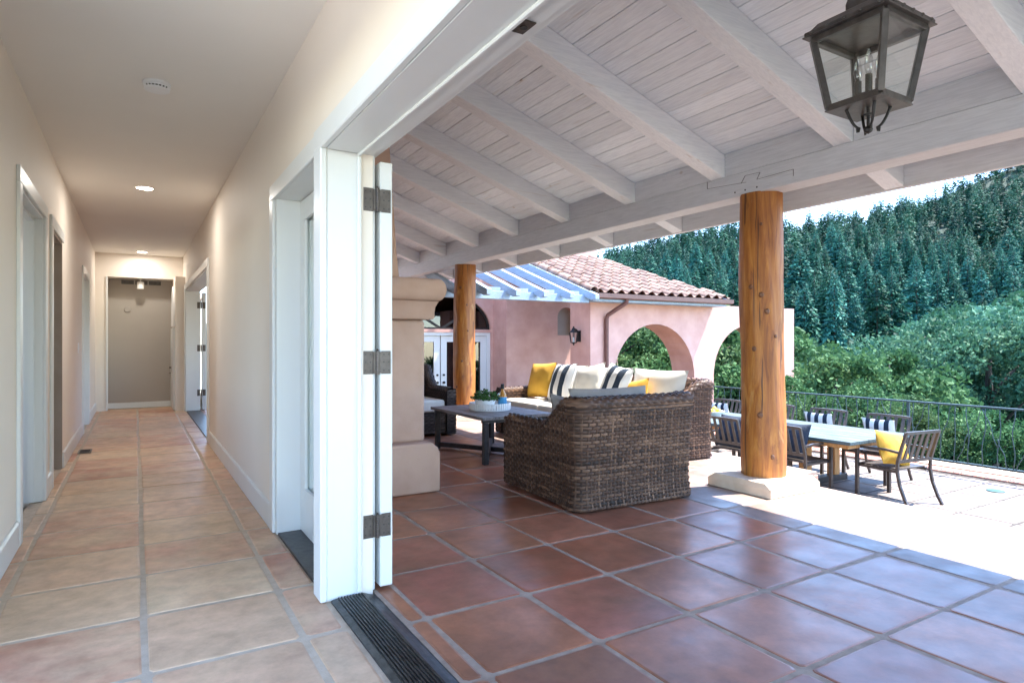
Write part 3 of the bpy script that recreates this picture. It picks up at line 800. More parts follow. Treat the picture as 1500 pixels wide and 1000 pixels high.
log_post(4.33, 8.62, 2.35, 'knotty log post standing beyond the coffee table by the glass doors', 5)

# ------------------------------------------------------------------ hanging lantern
LX, LY = 2.45, 1.385
LN = thing('hanging_lantern', 'dark metal four sided glass lantern hanging from the patio rafters', 'lantern', (LX, LY, 1.98))
ht, hb, zt, zb = .140, .100, 2.36, 2.085
def sqring(h, z): return [Vector((LX - h, LY - h, z)), Vector((LX + h, LY - h, z)), Vector((LX + h, LY + h, z)), Vector((LX - h, LY + h, z))]
T4, B4 = sqring(ht, zt), sqring(hb, zb)
fr = MB()
for i in range(4):
    fr.bar(B4[i], T4[i], .024, .024); fr.bar(T4[i], T4[(i + 1) % 4], .022, .026); fr.bar(B4[i], B4[(i + 1) % 4], .022, .022)
fr.build('frame', 'bronze', LN, bevel=.002)
for i in range(4):
    a, b, c, d = B4[i], B4[(i + 1) % 4], T4[(i + 1) % 4], T4[i]
    cen = (a + b + c + d) / 4; n = (cen - Vector((LX, LY, cen.z))).normalized() * .003
    pts = [p + (cen - p) * .06 for p in (a, b, c, d)]
    MB().add([p for p in pts] + [p + n for p in pts], [(0, 1, 2, 3), (7, 6, 5, 4), (0, 4, 5, 1), (1, 5, 6, 2), (2, 6, 7, 3), (3, 7, 4, 0)]).build('pane', 'glass', LN)
hat = MB(); prof = [(ht + .024, zt + .014), (ht + .024, zt + .030), (ht + .010, zt + .036), (ht - .01, zt + .062), (ht - .045, zt + .082), (ht - .082, zt + .098), (.058, zt + .125), (.05, zt + .160), (.045, zt + .165)]
vs = []; 
for h, z in prof: vs += sqring(h, z)
fs_ = [(0, 1, 2, 3), tuple(4 * (len(prof) - 1) + i for i in (3, 2, 1, 0))]
for L in range(len(prof) - 1): fs_ += [(L * 4 + i, L * 4 + (i + 1) % 4, L * 4 + 4 + (i + 1) % 4, L * 4 + 4 + i) for i in range(4)]
hat.add(vs, fs_); hat.box(LX - ht - .03, LX + ht + .03, LY - ht - .03, LY + ht + .03, zt + .008, zt + .0135)
hat.build('cap', 'bronze', LN, bevel=.003)
rv = MB()
for i in range(4):
    a, b = sqring(ht + .024, zt + .022)[i], sqring(ht + .024, zt + .022)[(i + 1) % 4]
    for k in range(5):
        p = a + (b - a) * ((k + .5) / 5)
        d = (p - Vector((LX, LY, p.z))); d = Vector((round(d.x / (ht + .024)), 0, 0)) if abs(d.x) > ht + .02 else Vector((0, math.copysign(1, d.y), 0))
        rv.tube([p, p + d * .005, p + d * .008], [.0075, .006, .002], 8)
stuff(rv.build('rivet', 'bronze', LN, smooth=True))
MB().tube([(LX, LY, zt + .16), (LX, LY, rb(LX) + .18)], .009, 10).lathe([(.05, zt + .16), (.05, zt + .20), (.022, zt + .215), (.012, zt + .24)], (LX, LY, 0), 4).build('hanging_rod', 'bronze', LN)
MB().add(sqring(hb + .010, zb - .014) + sqring(hb + .010, zb - .009), [(3, 2, 1, 0), (4, 5, 6, 7), (0, 1, 5, 4), (1, 2, 6, 5), (2, 3, 7, 6), (3, 0, 4, 7)]).build('bottom_plate', 'bronze', LN)
sc = MB()
for k in range(4):
    a = k * math.pi / 2 + math.pi / 4
    pts = []
    for u in np.linspace(0, 1, 14):
        rad = .068 * (1 - u) ** .8 + .010 + (.030 * max(0, (u - .78) / .22)); z = zb - .012 - .075 * math.sin(min(1, u * 1.25) * math.pi / 2)
        if u > .78: z = zb - .087 - .018 * math.sin((u - .78) / .22 * math.pi) 
        pts.append((LX + rad * math.cos(a), LY + rad * math.sin(a), z))
    sc.tube(pts, [.006 - .002 * u for u in np.linspace(0, 1, 14)], 8)
sc.tube([(LX, LY, zb - .014), (LX, LY, zb - .095)], .006, 8); sc.lathe([(.001, -.112), (.014, -.104), (.017, -.094), (.010, -.084)], (LX, LY, zb), 12)
sc.lathe([(.014, -.04), (.016, -.034), (.006, -.03)], (LX, LY, zb), 10)
sc.build('scrollwork', 'black_iron', LN, smooth=True)
MB().lathe([(.052, zb + .03), (.056, zb + .036), (.012, zb + .042)], (LX, LY, 0), 16).tube([(LX, LY, zb - .01), (LX, LY, zb + .04)], .010, 8).build('candle_plate', 'bronze', LN)
for k, (dx, dy) in enumerate(((-.035, -.022), (.035, -.022), (0, .04))):
    cd = MB().lathe([(.0125, zb + .038), (.0125, zb + .105)], (LX + dx, LY + dy, 0), 12).build('candle', 'bronze', LN, smooth=True)
    MB().lathe([(.007, zb + .106), (.013, zb + .122), (.0165, zb + .142), (.014, zb + .165), (.007, zb + .188), (.002, zb + .204), (.0003, zb + .212)], (LX + dx, LY + dy, 0), 14).build('bulb', 'bulb_glass', cd, smooth='all')

# ------------------------------------------------------------------ fireplace
FP = thing('fireplace', 'tan stucco outdoor fireplace with rounded mantel and tapering chimney', 'fireplace', (1.5, 5.2, 0))
def rbox(m, x0, x1, y0, y1, z0, z1): m.box(x0, x1, y0, y1, z0, z1)
MB().box(1.06, 1.97, 4.62, 6.40, .38, 1.34).build('body', 'tan_stucco', FP, bevel=.03, seg=3)
MB().prism([(1.06, 0.0), (2.05, 0.0), (2.05, .30), (2.03, .345), (1.98, .385), (1.06, .385)], 4.50, 6.52, 'y').build('base', 'tan_stucco', FP, bevel=.02, seg=3)
def ringlist(levels):
    vs = []; 
    for (x1, y0, y1, z) in levels: vs += [(1.055, y0, z), (x1, y0, z), (x1, y1, z), (1.055, y1, z)]
    fs_ = [(3, 2, 1, 0), tuple(4 * (len(levels) - 1) + i for i in range(4))]
    for L in range(len(levels) - 1): fs_ += [(L * 4 + i, L * 4 + (i + 1) % 4, L * 4 + 4 + (i + 1) % 4, L * 4 + 4 + i) for i in range(4)]
    return MB().add(vs, fs_)
lv = []
for dx, z in ((0, 1.34), (.045, 1.345), (.055, 1.36), (.055, 1.40), (.06, 1.44), (.075, 1.475), (.082, 1.485)): lv.append((1.97 + dx, 4.62 - dx, 6.40 + dx, z))
ringlist(lv).build('cornice', 'tan_stucco', FP, smooth=True)
lv = []
for k in range(13):
    a = -math.pi / 2 + math.pi * k / 12
    d = .072 + .055 * math.cos(a); lv.append((1.97 + d, 4.62 - d, 6.40 + d, 1.575 + .088 * math.sin(a)))
lv = [(2.0, 4.59, 6.43, 1.487)] + lv + [(2.0, 4.59, 6.43, 1.664)]
ringlist(lv).build('mantel', 'tan_stucco', FP, smooth=True)
ringlist([(1.80, 4.72, 6.30, 1.665), (1.785, 4.75, 6.27, 1.9), (1.74, 4.9, 6.12, 3.42)]).build('chimney', 'tan_stucco', FP, bevel=.025, seg=3)
struct(box('outer_wall', 'tan_stucco', WO + .001, 1.05, 4.3, 8.12, 0, 3.6))

# ------------------------------------------------------------------ pink house
PH = thing('pink_house', 'pink stucco house wing with two arches under a clay tile roof', 'house', (8.5, 12, TZ))
AY0, AY1 = 9.6, 10.25
def arch_pts(x0, x1, zs):
    r = (x1 - x0) / 2
    return [(x1, TZ - .5), (x1, zs)] + arc2((x0 + x1) / 2, zs, r, r, 0, math.pi, 22)[1:-1] + [(x0, zs), (x0, TZ - .5)]
ap = [(7.52, TZ - .5), (7.52, 2.06), (10.72, 2.06), (10.72, 1.985), (13.78, 1.985), (13.78, TZ - 2.2)]
ap += [(13.2, TZ - 2.2), (13.2, TZ - .5)] + arch_pts(10.95, 13.2, .42)[1:] + arch_pts(8.1, 10.35, .42)
MB().prism(ap, AY0, AY1, 'y').build('arcade_wall', 'pink_stucco', PH)
# wall behind with the niche window, side return and the door wall
nx0, nx1, nz0, nz1 = 8.72, 9.26, 1.34, 1.78
w = MB(); w.box(7.29, nx0, 12.4, 12.7, TZ - .2, 2.95); w.box(nx1, 10.6, 12.4, 12.7, TZ - .2, 2.95); w.box(nx0, nx1, 12.4, 12.7, TZ - .2, nz0)
w.prism([(nx0, 2.95), (nx0, nz1)] + arc2((nx0 + nx1) / 2, nz1, (nx1 - nx0) / 2, .24, math.pi, 0, 14)[1:-1] + [(nx1, nz1), (nx1, 2.95)], 12.4, 12.7, 'y')
w.box(7.29, 7.59, 12.701, 13.3, TZ - .2, 3.2)
w.build('wall', 'pink_stucco', PH)
dw = [(2.0, TZ - .2), (2.0, 3.5), (7.288, 3.5), (7.288, TZ - .2), (7.1, TZ - .2), (7.1, 1.36), (4.9, 1.36), (4.9, TZ - .2)]
MB().prism(dw, 13.0, 13.25, 'y').build('door_wall', 'pink_stucco', PH) if False else None
w = MB(); w.box(2.0, 4.72, 13.0, 13.25, TZ - .2, 3.5); w.box(7.21, 7.288, 13.0, 13.25, TZ - .2, 3.5)
w.box(4.72, 7.21, 13.0, 13.25, 1.40, 1.47)
w.prism([(4.72, 3.5), (4.72, 1.47)] + arc2(5.965, 1.47, 1.245, .84, math.pi, 0, 24)[1:-1] + [(7.21, 1.47), (7.21, 3.5)], 13.0, 13.25, 'y')
w.build('door_wall', 'pink_stucco', PH)
# arched transom
tr = MB()
outer = arc2(5.965, 1.475, 1.24, .832, math.pi, 0, 24); inner = arc2(5.965, 1.475, 1.19, .785, math.pi, 0, 24)
for i in range(24): tr.prism([outer[i], outer[i + 1], inner[i + 1], inner[i]], 13.05, 13.12, 'y')
tr.box(4.73, 7.2, 13.05, 13.12, 1.471, 1.51)
for a in (R(42), R(138)): tr.bar((5.965, 13.085, 1.48), (5.965 + 1.2 * math.cos(a), 13.085, 1.475 + .79 * math.sin(a)), .05, .05)
to = tr.build('arched_window', 'black_iron', PH)
MB().prism([(4.78, 1.5)] + inner[1:-1] + [(7.15, 1.5)], 13.08, 13.088, 'y').build('pane', 'dark_glass', to)
# niche window
nw = MB().prism([(nx0 + .001, nz0)] + [(nx0 + .001, nz1)] + arc2((nx0 + nx1) / 2, nz1, (nx1 - nx0) / 2 - .001, .238, math.pi, 0, 14)[1:-1] + [(nx1 - .001, nz1), (nx1 - .001, nz0)], 12.56, 12.6, 'y').build('niche_window', 'brown_jamb', PH)
# French doors
for k, (x0, x1) in enumerate(((4.80, 5.93), (5.95, 7.12))):
    d = MB(); st = .15
    d.box(x0, x0 + st, 13.06, 13.12, TZ, 1.32); d.box(x1 - st, x1, 13.06, 13.12, TZ, 1.32); d.box(x0 + st, x1 - st, 13.06, 13.12, TZ, TZ + .25); d.box(x0 + st, x1 - st, 13.06, 13.12, 1.18, 1.32)
    do = d.build('french_door', 'white_trim', PH, bevel=.004)
    MB().box(x0 + st + .001, x1 - st - .001, 13.085, 13.092, TZ + .251, 1.179).build('pane', 'dark_glass', do)
    xh = x1 - .07 if k == 0 else x0 + .07
    MB().lathe([(.03, 0), (.03, .02)], (0, 0, 0), 10)
    MB().tube([(xh, 13.06, .26), (xh, 13.02, .26)], .028, 10).build('handle', 'black_iron', do)
    MB().tube([(xh, 13.06, .43), (xh, 13.03, .43)], .024, 10).build('deadbolt', 'black_iron', do)
fdf = MB(); fdf.box(4.722, 4.798, 13.02, 13.14, TZ, 1.398); fdf.box(7.122, 7.208, 13.02, 13.14, TZ, 1.398); fdf.box(4.798, 7.122, 13.02, 13.14, 1.325, 1.398)
fdf.build('door_frame', 'white_trim', PH, bevel=.004)
# the room behind the French doors
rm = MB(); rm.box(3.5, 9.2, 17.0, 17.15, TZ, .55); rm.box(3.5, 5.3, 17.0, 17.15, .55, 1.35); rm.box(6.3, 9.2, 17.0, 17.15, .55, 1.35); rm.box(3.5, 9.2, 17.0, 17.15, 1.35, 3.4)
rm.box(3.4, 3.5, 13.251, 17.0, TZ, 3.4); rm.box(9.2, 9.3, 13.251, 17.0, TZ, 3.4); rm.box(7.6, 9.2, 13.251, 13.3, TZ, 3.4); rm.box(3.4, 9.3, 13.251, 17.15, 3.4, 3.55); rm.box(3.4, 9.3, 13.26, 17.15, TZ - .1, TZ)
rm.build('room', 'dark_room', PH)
CHD = thing('chandelier', 'lit candle chandelier seen through the arched window', 'chandelier', (5.6, 14.6, 1.75))
ch = MB(); ch.tube([(5.6, 14.6, 3.4), (5.6, 14.6, 1.75)], .015, 6)
for k in range(6):
    a = k * math.pi / 3 + .3
    ch.tube([(5.6, 14.6, 1.75), (5.6 + .25 * math.cos(a), 14.6 + .25 * math.sin(a), 1.66), (5.6 + .45 * math.cos(a), 14.6 + .45 * math.sin(a), 1.78)], .014, 6)
ch.build('arms', 'black_iron', CHD)
for k in range(6):
    a = k * math.pi / 3 + .3
    MB().lathe([(.012, 0), (.022, .05), (.004, .11)], (5.6 + .45 * math.cos(a), 14.6 + .45 * math.sin(a), 1.79), 8).build('bulb', 'candle_glow', CHD, smooth=True)
# clay tile roof
E0, E1, EY, EZ = 7.30, 11.02, 9.25, 2.10
RS = .36
def roof_z(y): return EZ + RS * (y - EY)
def rake_r(y): return E1 - .33 * (y - EY)
prf = [(E0, EY), (E1 - .02, EY), (rake_r(12.6) - .02, 12.6), (E0, 12.6)]
vs = [(x, y, roof_z(y) - .05) for x, y in prf] + [(x, y, roof_z(y) - .002) for x, y in prf]
rf = MB().add(vs, [(3, 2, 1, 0), (4, 5, 6, 7), (0, 1, 5, 4), (1, 2, 6, 5), (2, 3, 7, 6), (3, 0, 4, 7)]).build('roof', 'gutter_brown', PH)
def roof_tile_mesh(w, l):
    n = 12; P = np.zeros((n + 1, 2, 3)); Q = np.zeros((n + 1, 2, 3))
    for i in range(n + 1):
        u = i / n
        z = .055 * math.sin(u * math.pi / .62) if u < .62 else -.020 * math.sin((u - .62) / .38 * math.pi)
        for j in range(2):
            P[i, j] = (u * w, j * l, z + .022 * (1 - j) + .028); Q[i, j] = P[i, j] - np.array((0, 0, .016))
    m = MB().grid(P).grid(Q)
    k = (n + 1) * 2
    m.f += [(i * 2, (i + 1) * 2, k + (i + 1) * 2, k + i * 2) for i in range(n)]
    m.f += [(0, 1, k + 1, k), (n * 2, n * 2 + 1, k + n * 2 + 1, k + n * 2)]
    me = bpy.data.meshes.new('roof_tile'); me.from_pydata([tuple(p) for p in m.v], [], m.f)
    bm = bmesh.new(); bm.from_mesh(me); bmesh.ops.recalc_face_normals(bm, faces=bm.faces); bm.to_mesh(me); bm.free()
    me.polygons.foreach_set('use_smooth', [True] * len(me.polygons))
    try: me.set_sharp_from_angle(angle=R(50))
    except Exception: pass
    me.materials.append(MATS['clay_tile']); return me
tw, tl = .262, .36
rtm = roof_tile_mesh(tw, tl)
off = WL[rf.name]
ny = 0; y = EY - .06
while y < 12.4:
    x = E0 + .02
    while x + tw * .7 < rake_r(y):
        o = bpy.data.objects.new('roof_tile', rtm); COL.objects.link(o); o.parent = rf
        o.location = Vector((x, y, roof_z(y))) - off + Vector((0, random.uniform(-.006, .006), random.uniform(-.003, .003)))
        o.rotation_euler = (math.atan(RS), 0, random.uniform(-.012, .012))
        x += tw
    y += .30
# rake caps at the left edge, barrel pieces
y = EY - .08
while y < 12.5:
    m = MB(); P = np.zeros((9, 2, 3))
    for i in range(9):
        a = math.pi * (i / 8) ; 
        for j in range(2):
            rad = .095 - .012 * j
            P[i, j] = (E0 - .02 + rad * math.cos(a), y + j * .40, roof_z(y + j * .40) + .0 + rad * 1.15 * math.sin(a) + .012 * (1 - j))
    m.grid(P); o = m.build('rake_tile', 'clay_tile', rf, smooth='all', recalc=False)
    md = o.modifiers.new('solid', 'SOLIDIFY'); md.thickness = .014
    y += .36
# gutter, soffit board, downspout
MB().prism([(EY - .16, EZ - .02), (EY - .155, EZ - .10), (EY - .08, EZ - .12), (EY - .03, EZ - .10), (EY - .03, EZ - .03), (EY - .04, EZ - .03), (EY - .045, EZ - .09), (EY - .14, EZ - .085), (EY - .145, EZ - .02)], E0 + .03, E1 - .02, 'x').build('gutter', 'gutter_brown', PH)
MB().box(E0, E1 - .1, EY - .02, AY0 - .002, EZ - .16, EZ - .055).build('soffit_board', 'pergola_wood', PH)
MB().tube([(8.06, EY - .09, EZ - .11), (8.06, EY - .08, EZ - .17), (7.89, AY0 - .08, EZ - .40), (7.88, AY0 - .05, EZ - .48), (7.88, AY0 - .05, TZ + .05)], .042, 12).build('downspout', 'gutter_brown', PH, smooth=True)
box('chimney', 'pink_stucco', 10.2, 10.88, 13.6, 14.2, 2.0, 3.78, PH)
# pergola in front of the French doors
PG = thing('pergola', 'weathered blue-shaded white pergola rafters sloping down before the French doors', 'pergola', (6, 10.8, 1.9))
MB().box(3.6, 7.26, 9.30, 9.42, 1.905, 2.045).build('beam', 'pergola_wood', PG, bevel=.004)
def pz(y): return 2.03 + .34 * (y - 9.3)
for k in range(6):
    x = 4.35 + k * .56
    MB().prism([(8.98, pz(8.98) + .03), (8.98, pz(8.98) + .12), (12.98, pz(12.98) + .16), (12.98, pz(12.98) - .02), (9.25, pz(9.25) - .02), (9.10, pz(9.1) - .02)], x, x + .09, 'x').build('rafter', 'pergola_wood', PG, bevel=.003)
MB().prism([(8.98, pz(8.98) + .03), (8.98, pz(8.98) + .12), (12.38, pz(12.38) + .16), (12.38, pz(12.38) - .02), (9.25, pz(9.25) - .02)], 7.27, 7.36, 'x').build('rafter', 'pergola_wood', PG) if False else None
for k in range(5):
    x = 4.62 + k * .56
    MB().box(x - .17, x + .17, 9.302, 9.40, 2.047, 2.11).build('blocking', 'pergola_wood', PG)
# wall lantern
WLN = thing('wall_lantern', 'small black lantern on the end face of the pink arcade wall', 'lantern', (7.38, 9.95, 1.1))
lx, ly = 7.38, 9.95
m = MB(); m.box(7.50, 7.519, ly - .05, ly + .05, 1.18, 1.40); m.tube([(7.505, ly, 1.36), (7.45, ly, 1.42), (lx, ly, 1.44)], .012, 8); m.build('bracket', 'black_iron', WLN)
m = MB(); m.lathe([(.095, 1.36), (.085, 1.38), (.05, 1.41), (.04, 1.44), (.015, 1.455), (.02, 1.47), (.003, 1.485)], (lx, ly, 0), 6); m.build('cap', 'black_iron', WLN)
m = MB()
for k in range(6):
    a = k * math.pi / 3; m.bar((lx + .06 * math.cos(a), ly + .06 * math.sin(a), 1.17), (lx + .088 * math.cos(a), ly + .088 * math.sin(a), 1.36), .012, .012)
m.lathe([(.065, 1.155), (.065, 1.172)], (lx, ly, 0), 6); m.lathe([(.004, 1.11), (.02, 1.125), (.012, 1.14), (.04, 1.155)], (lx, ly, 0), 8); m.build('frame', 'black_iron', WLN)
MB().lathe([(.056, 1.173), (.082, 1.358)], (lx, ly, 0), 6, cap=False).build('pane', 'glass', WLN)
MB().lathe([(.02, 1.173), (.02, 1.27)], (lx, ly, 0), 8).build('candle', 'ceramic', WLN)

# ------------------------------------------------------------------ railing
RL = thing('iron_railing', 'dark teal iron railing with branching twig balusters along the terrace edge', 'railing', (10.5, 4, TZ))
RX = 10.48
MB().box(RX - .025, RX + .025, -2.5, 9.3, TZ + .985, TZ + 1.01).build('top_rail', 'railing_paint', RL, bevel=.004)
MB().box(RX - .02, RX + .02, -2.5, 9.3, TZ + .135, TZ + .16).build('bottom_rail', 'railing_paint', RL, bevel=.004)
y = -2.2; k = 0
rr = random.Random(4)
def wig(y0, y1, z0, z1, amp, ph, n=9):
    return [(RX, y0 + (y1 - y0) * u + amp * math.sin(u * math.pi * 2 + ph) * math.sin(u * math.pi), z0 + (z1 - z0) * u) for u in np.linspace(0, 1, n)]
while y < 9.2:
    m = MB()
    m.tube(wig(y, y + rr.uniform(-.03, .03), TZ + .155, TZ + .99, rr.uniform(-.03, .03), rr.uniform(0, 6)), .0068, 6)
    if k % 2 == 0:
        zf = TZ + rr.uniform(.35, .5); s_ = rr.choice((-1, 1))
        m.tube(wig(y, y + s_ * rr.uniform(.14, .2), zf, TZ + .985, .02, 1), .0058, 6)
        m.tube(wig(y - s_ * rr.uniform(.1, .16), y, TZ + .157, zf + .12, .02, 2), .0058, 6)
    m.build('baluster', 'railing_paint', RL, smooth='all'); y += .185; k += 1
for y in (-2.0, .4, 2.8, 5.2, 7.6):
    MB().box(RX - .018, RX + .018, y - .018 + .09, y + .018 + .09, TZ, TZ + .985).build('post', 'railing_paint', RL)

# ------------------------------------------------------------------ wicker seats
def wicker_shell(parent, W, D, hb, ha, mat, T=.13, pitch=.024, stake=.068):
    ds = stake / 4; r = .07
    path = []
    def seg(p, q):
        L = math.dist(p, q); n = max(1, int(round(L / ds)))
        for i in range(n): path.append((p[0] + (q[0] - p[0]) * i / n, p[1] + (q[1] - p[1]) * i / n))
    def arcp(cx, cy, a0, a1):
        n = max(4, int(round(r * abs(a1 - a0) / ds)))
        for i in range(n): a = a0 + (a1 - a0) * i / n; path.append((cx + r * math.cos(a), cy + r * math.sin(a)))
    h2 = W / 2
    seg((-h2, D), (-h2, r)); arcp(-h2 + r, r, math.pi, 1.5 * math.pi); seg((-h2 + r, 0), (h2 - r, 0)); arcp(h2 - r, r, 1.5 * math.pi, 2 * math.pi); seg((h2, r), (h2, D)); path.append((h2, D))
    P = np.array(path); N = len(P)
    t = np.gradient(P, axis=0); t /= np.linalg.norm(t, axis=1)[:, None]
    nrm = np.stack([t[:, 1], -t[:, 0]], 1)
    s = np.concatenate([[0], np.cumsum(np.linalg.norm(np.diff(P, axis=0), axis=1))])
    h = np.array([ha + (hb - ha) * (1 - sstep(y, .10 * D, .52 * D)) for y in P[:, 1]]) + .02 * np.sin(np.pi * np.clip(P[:, 1] / D, 0, 1)) * 0
    backw = np.array([1 - sstep(y, .0, .45) for y in P[:, 1]])
    def flare(z):  # the back leans out a little towards the top and kicks out at the foot
        return backw * (.05 * (z / hb) ** 1.5 + .035 * max(0, 1 - z / .22) ** 2)
    rc = .05
    m = MB()
    alt = np.cos(np.arange(N) * math.pi / 2)
    rowid = [0]
    def inset(idx, d):
        # point d metres inside the outline, mitred at the corners
        if d <= r: return P[idx] - nrm[idx] * d
        q = P[idx].copy(); q[:, 0] = np.clip(q[:, 0], -h2 + d, h2 - d); q[:, 1] = np.maximum(q[:, 1], d); return q
    def strand(idx, base, wn, zz, spread_n, spread_z, sgn):
        # base (n,2) plan points, wn (n,3) wave normal, zz (n,) heights
        k = len(idx)
        if k < 3: return
        w = sgn * alt[idx] * .0065
        u0 = rowid[0] * 1.37 + random.random() * .3; rowid[0] += 1
        ctr = np.column_stack([base, zz]) + wn * w[:, None]
        side = np.column_stack([spread_n, spread_z])
        rows = [ctr - side, ctr + wn * .0035, ctr + side]
        G = np.stack(rows, 1)
        uv = np.stack([np.stack([s[idx] + u0 * 11, np.full(k, u0 + q * .04)], 1) for q in (-1, 0, 1)], 1)
        m.grid(G, uv)
    z = .025; row = 0
    hw = pitch * .41
    while z < hb - rc:
        ok = z < h - rc + .004
        i = 0
        while i < N:
            if not ok[i]: i += 1; continue
            j = i
            while j < N and ok[j]: j += 1
            idx = np.arange(i, j)
            fl = flare(z)[idx]
            wn = np.column_stack([nrm[idx], np.zeros(len(idx))])
            zj = np.full(len(idx), z) + np.sin(s[idx] * 3.1 + row * .7) * .0016
            strand(idx, P[idx] + nrm[idx] * fl[:, None], wn, zj, np.zeros((len(idx), 2)), np.full(len(idx), hw), 1 if row % 2 else -1)
            if z > .26: strand(idx, inset(idx, T) + nrm[idx] * fl[:, None], -wn, np.full(len(idx), z), np.zeros((len(idx), 2)), np.full(len(idx), hw), 1 if row % 2 else -1)
            i = j
        z += pitch; row += 1
    # upright stakes that the strands pass over and under
    for i in range(0, N, 2):
        zs_ = np.arange(.02, h[i] - rc + .001, .06); k = len(zs_)
        fl = np.array([flare(zz)[i] for zz in zs_]); tg = t[i]; u0 = rowid[0] * 1.37; rowid[0] += 1
        base = P[i] + nrm[i] * (fl + .0005)[:, None]
        G = np.stack([np.column_stack([base + tg * q * .0075 + nrm[i] * (.003 if q == 0 else 0), zs_]) for q in (-1, 0, 1)], 1)
        m.grid(G, np.stack([np.column_stack([zs_ + u0 * 11, np.full(k, u0 + q * .04)]) for q in (-1, 0, 1)], 1))
    nc = 7
    allx = np.arange(N)
    for q in range(nc + 1):
        a = math.pi * q / nc; cc, ss = math.cos(a), math.sin(a)
        base = inset(allx, T / 2 - T / 2 * cc) + nrm * (flare(hb)[allx] * (h / hb))[:, None]
        wn = np.column_stack([nrm * cc, np.full(N, ss)])
        tn = np.column_stack([nrm * (-ss), np.full(N, cc)])
        strand(allx, base, wn, h - rc + rc * ss, tn[:, :2] * .0125, tn[:, 2] * .0125, 1 if q % 2 else -1)
    # arm ends and seat front
    xs = lambda a, b: np.arange(a, b, ds)
    def frontpanel(x0, x1, z0, z1, y):
        nonlocal alt
        X = xs(x0, x1); 
        if len(X) < 3: return
        z = z0; row = 0
        while z < z1:
            w = np.cos(np.arange(len(X)) * math.pi / 2) * (1 if row % 2 else -1) * .0065
            u0 = rowid[0] * 1.37; rowid[0] += 1
            G = np.stack([np.column_stack([X, y + w, np.full(len(X), z - hw)]), np.column_stack([X, y + w + .0035, np.full(len(X), z)]), np.column_stack([X, y + w, np.full(len(X), z + hw)])], 1)
            uv = np.stack([np.column_stack([X + u0 * 11, np.full(len(X), u0 + q * .04)]) for q in (-1, 0, 1)], 1)
            m.grid(G, uv); z += pitch; row += 1
    frontpanel(-h2, -h2 + T, .03, ha - .02, D); frontpanel(h2 - T, h2 + ds, .03, ha - .02, D)
    frontpanel(-h2 + T, h2 - T, .05, .29, D - .03)
    wv = m.build('wicker_weave', mat, parent, smooth='all', recalc=False); stuff(wv)
    # dark core behind the weave
    prof = [(0, .012)] + [(None, zz) for zz in np.linspace(.1, .99, 6)]
    C = np.zeros((N, 11, 3))
    for i in range(N):
        hh = h[i] - rc; pr = [(-.007, .012), (-.007, .12), (-.007, hh * .5), (-.007, hh), (-.03, hh + .03), (-T / 2, hh + rc - .012), (-T + .03, hh + .03), (-T + .007, hh), (-T + .007, hh * .5), (-T + .007, .14), (-T + .007, .012)]
        for q, (o_, zz) in enumerate(pr):
            fl = backw[i] * (.05 * (zz / hb) ** 1.5 + .035 * max(0, 1 - zz / .22) ** 2)
            b2 = inset(np.array([i]), -o_ + .004)[0]
            C[i, q] = (b2[0] + nrm[i, 0] * fl, b2[1] + nrm[i, 1] * fl, zz)
    c = MB().grid(C); c.box(-h2 + T - .02, h2 - T + .02, .1, D - .04, .03, .30)
    c.box(-h2 + .008, -h2 + T - .008, D - .02, D - .006, .012, ha - .04); c.box(h2 - T + .008, h2 - .008, D - .02, D - .006, .012, ha - .04)
    c.build('frame', 'wick_core', parent, recalc=False)

def pillow_mesh(m, w, h, t, n=14, sag=0.0, seed=0):
    rr = random.Random(seed)
    ph = [rr.uniform(0, 6.28) for _ in range(4)]
    for side in (1, -1):
        G = np.zeros((n + 1, n + 1, 3)); U = np.zeros((n + 1, n + 1, 2))
        for i in range(n + 1):
            for j in range(n + 1):
                u, v = 2 * i / n - 1, 2 * j / n - 1
                e = (1 - abs(u) ** 2.4) * (1 - abs(v) ** 2.4)
                th = t / 2 * max(0, e) ** .55
                pinch = .06
                x = u * w / 2 * (1 - pinch * (1 - v * v) * abs(u) ** 2); z = v * h / 2 * (1 - pinch * (1 - u * u) * abs(v) ** 2)
                wr = .006 * math.sin(7 * u + ph[0]) * math.sin(6 * v + ph[1]) * e + .004 * math.sin(15 * u * v + ph[2]) * e
                G[i, j] = (x, side * (th + wr), z - sag * (1 - v) * .5 * abs(u)); U[i, j] = (i / n, j / n)
        m.grid(G, U)
    return m
def pillow(label, mat, loc, rot, w, h, t, seed=0, group=None, cat='cushion', name='cushion'):
    m = pillow_mesh(MB(), w, h, t, seed=seed)
    o = m.build(name, mat, smooth='all')
    # the object's origin is the middle of the cushion
    o.location = loc; o.rotation_euler = rot
    tag(o, label, cat, group)
    return o
def seat_pad(parent, W, D, T, mat, n=1, z=.30, h=.15):
    w = (W - 2 * T) / n
    for k in range(n):
        m = MB(); x0 = -W / 2 + T + k * w + .006
        m.box(x0, x0 + w - .012, .16, D - .015, z, z + h)
        m.build('seat_cushion', mat, parent, bevel=.035, seg=4, smooth=True)

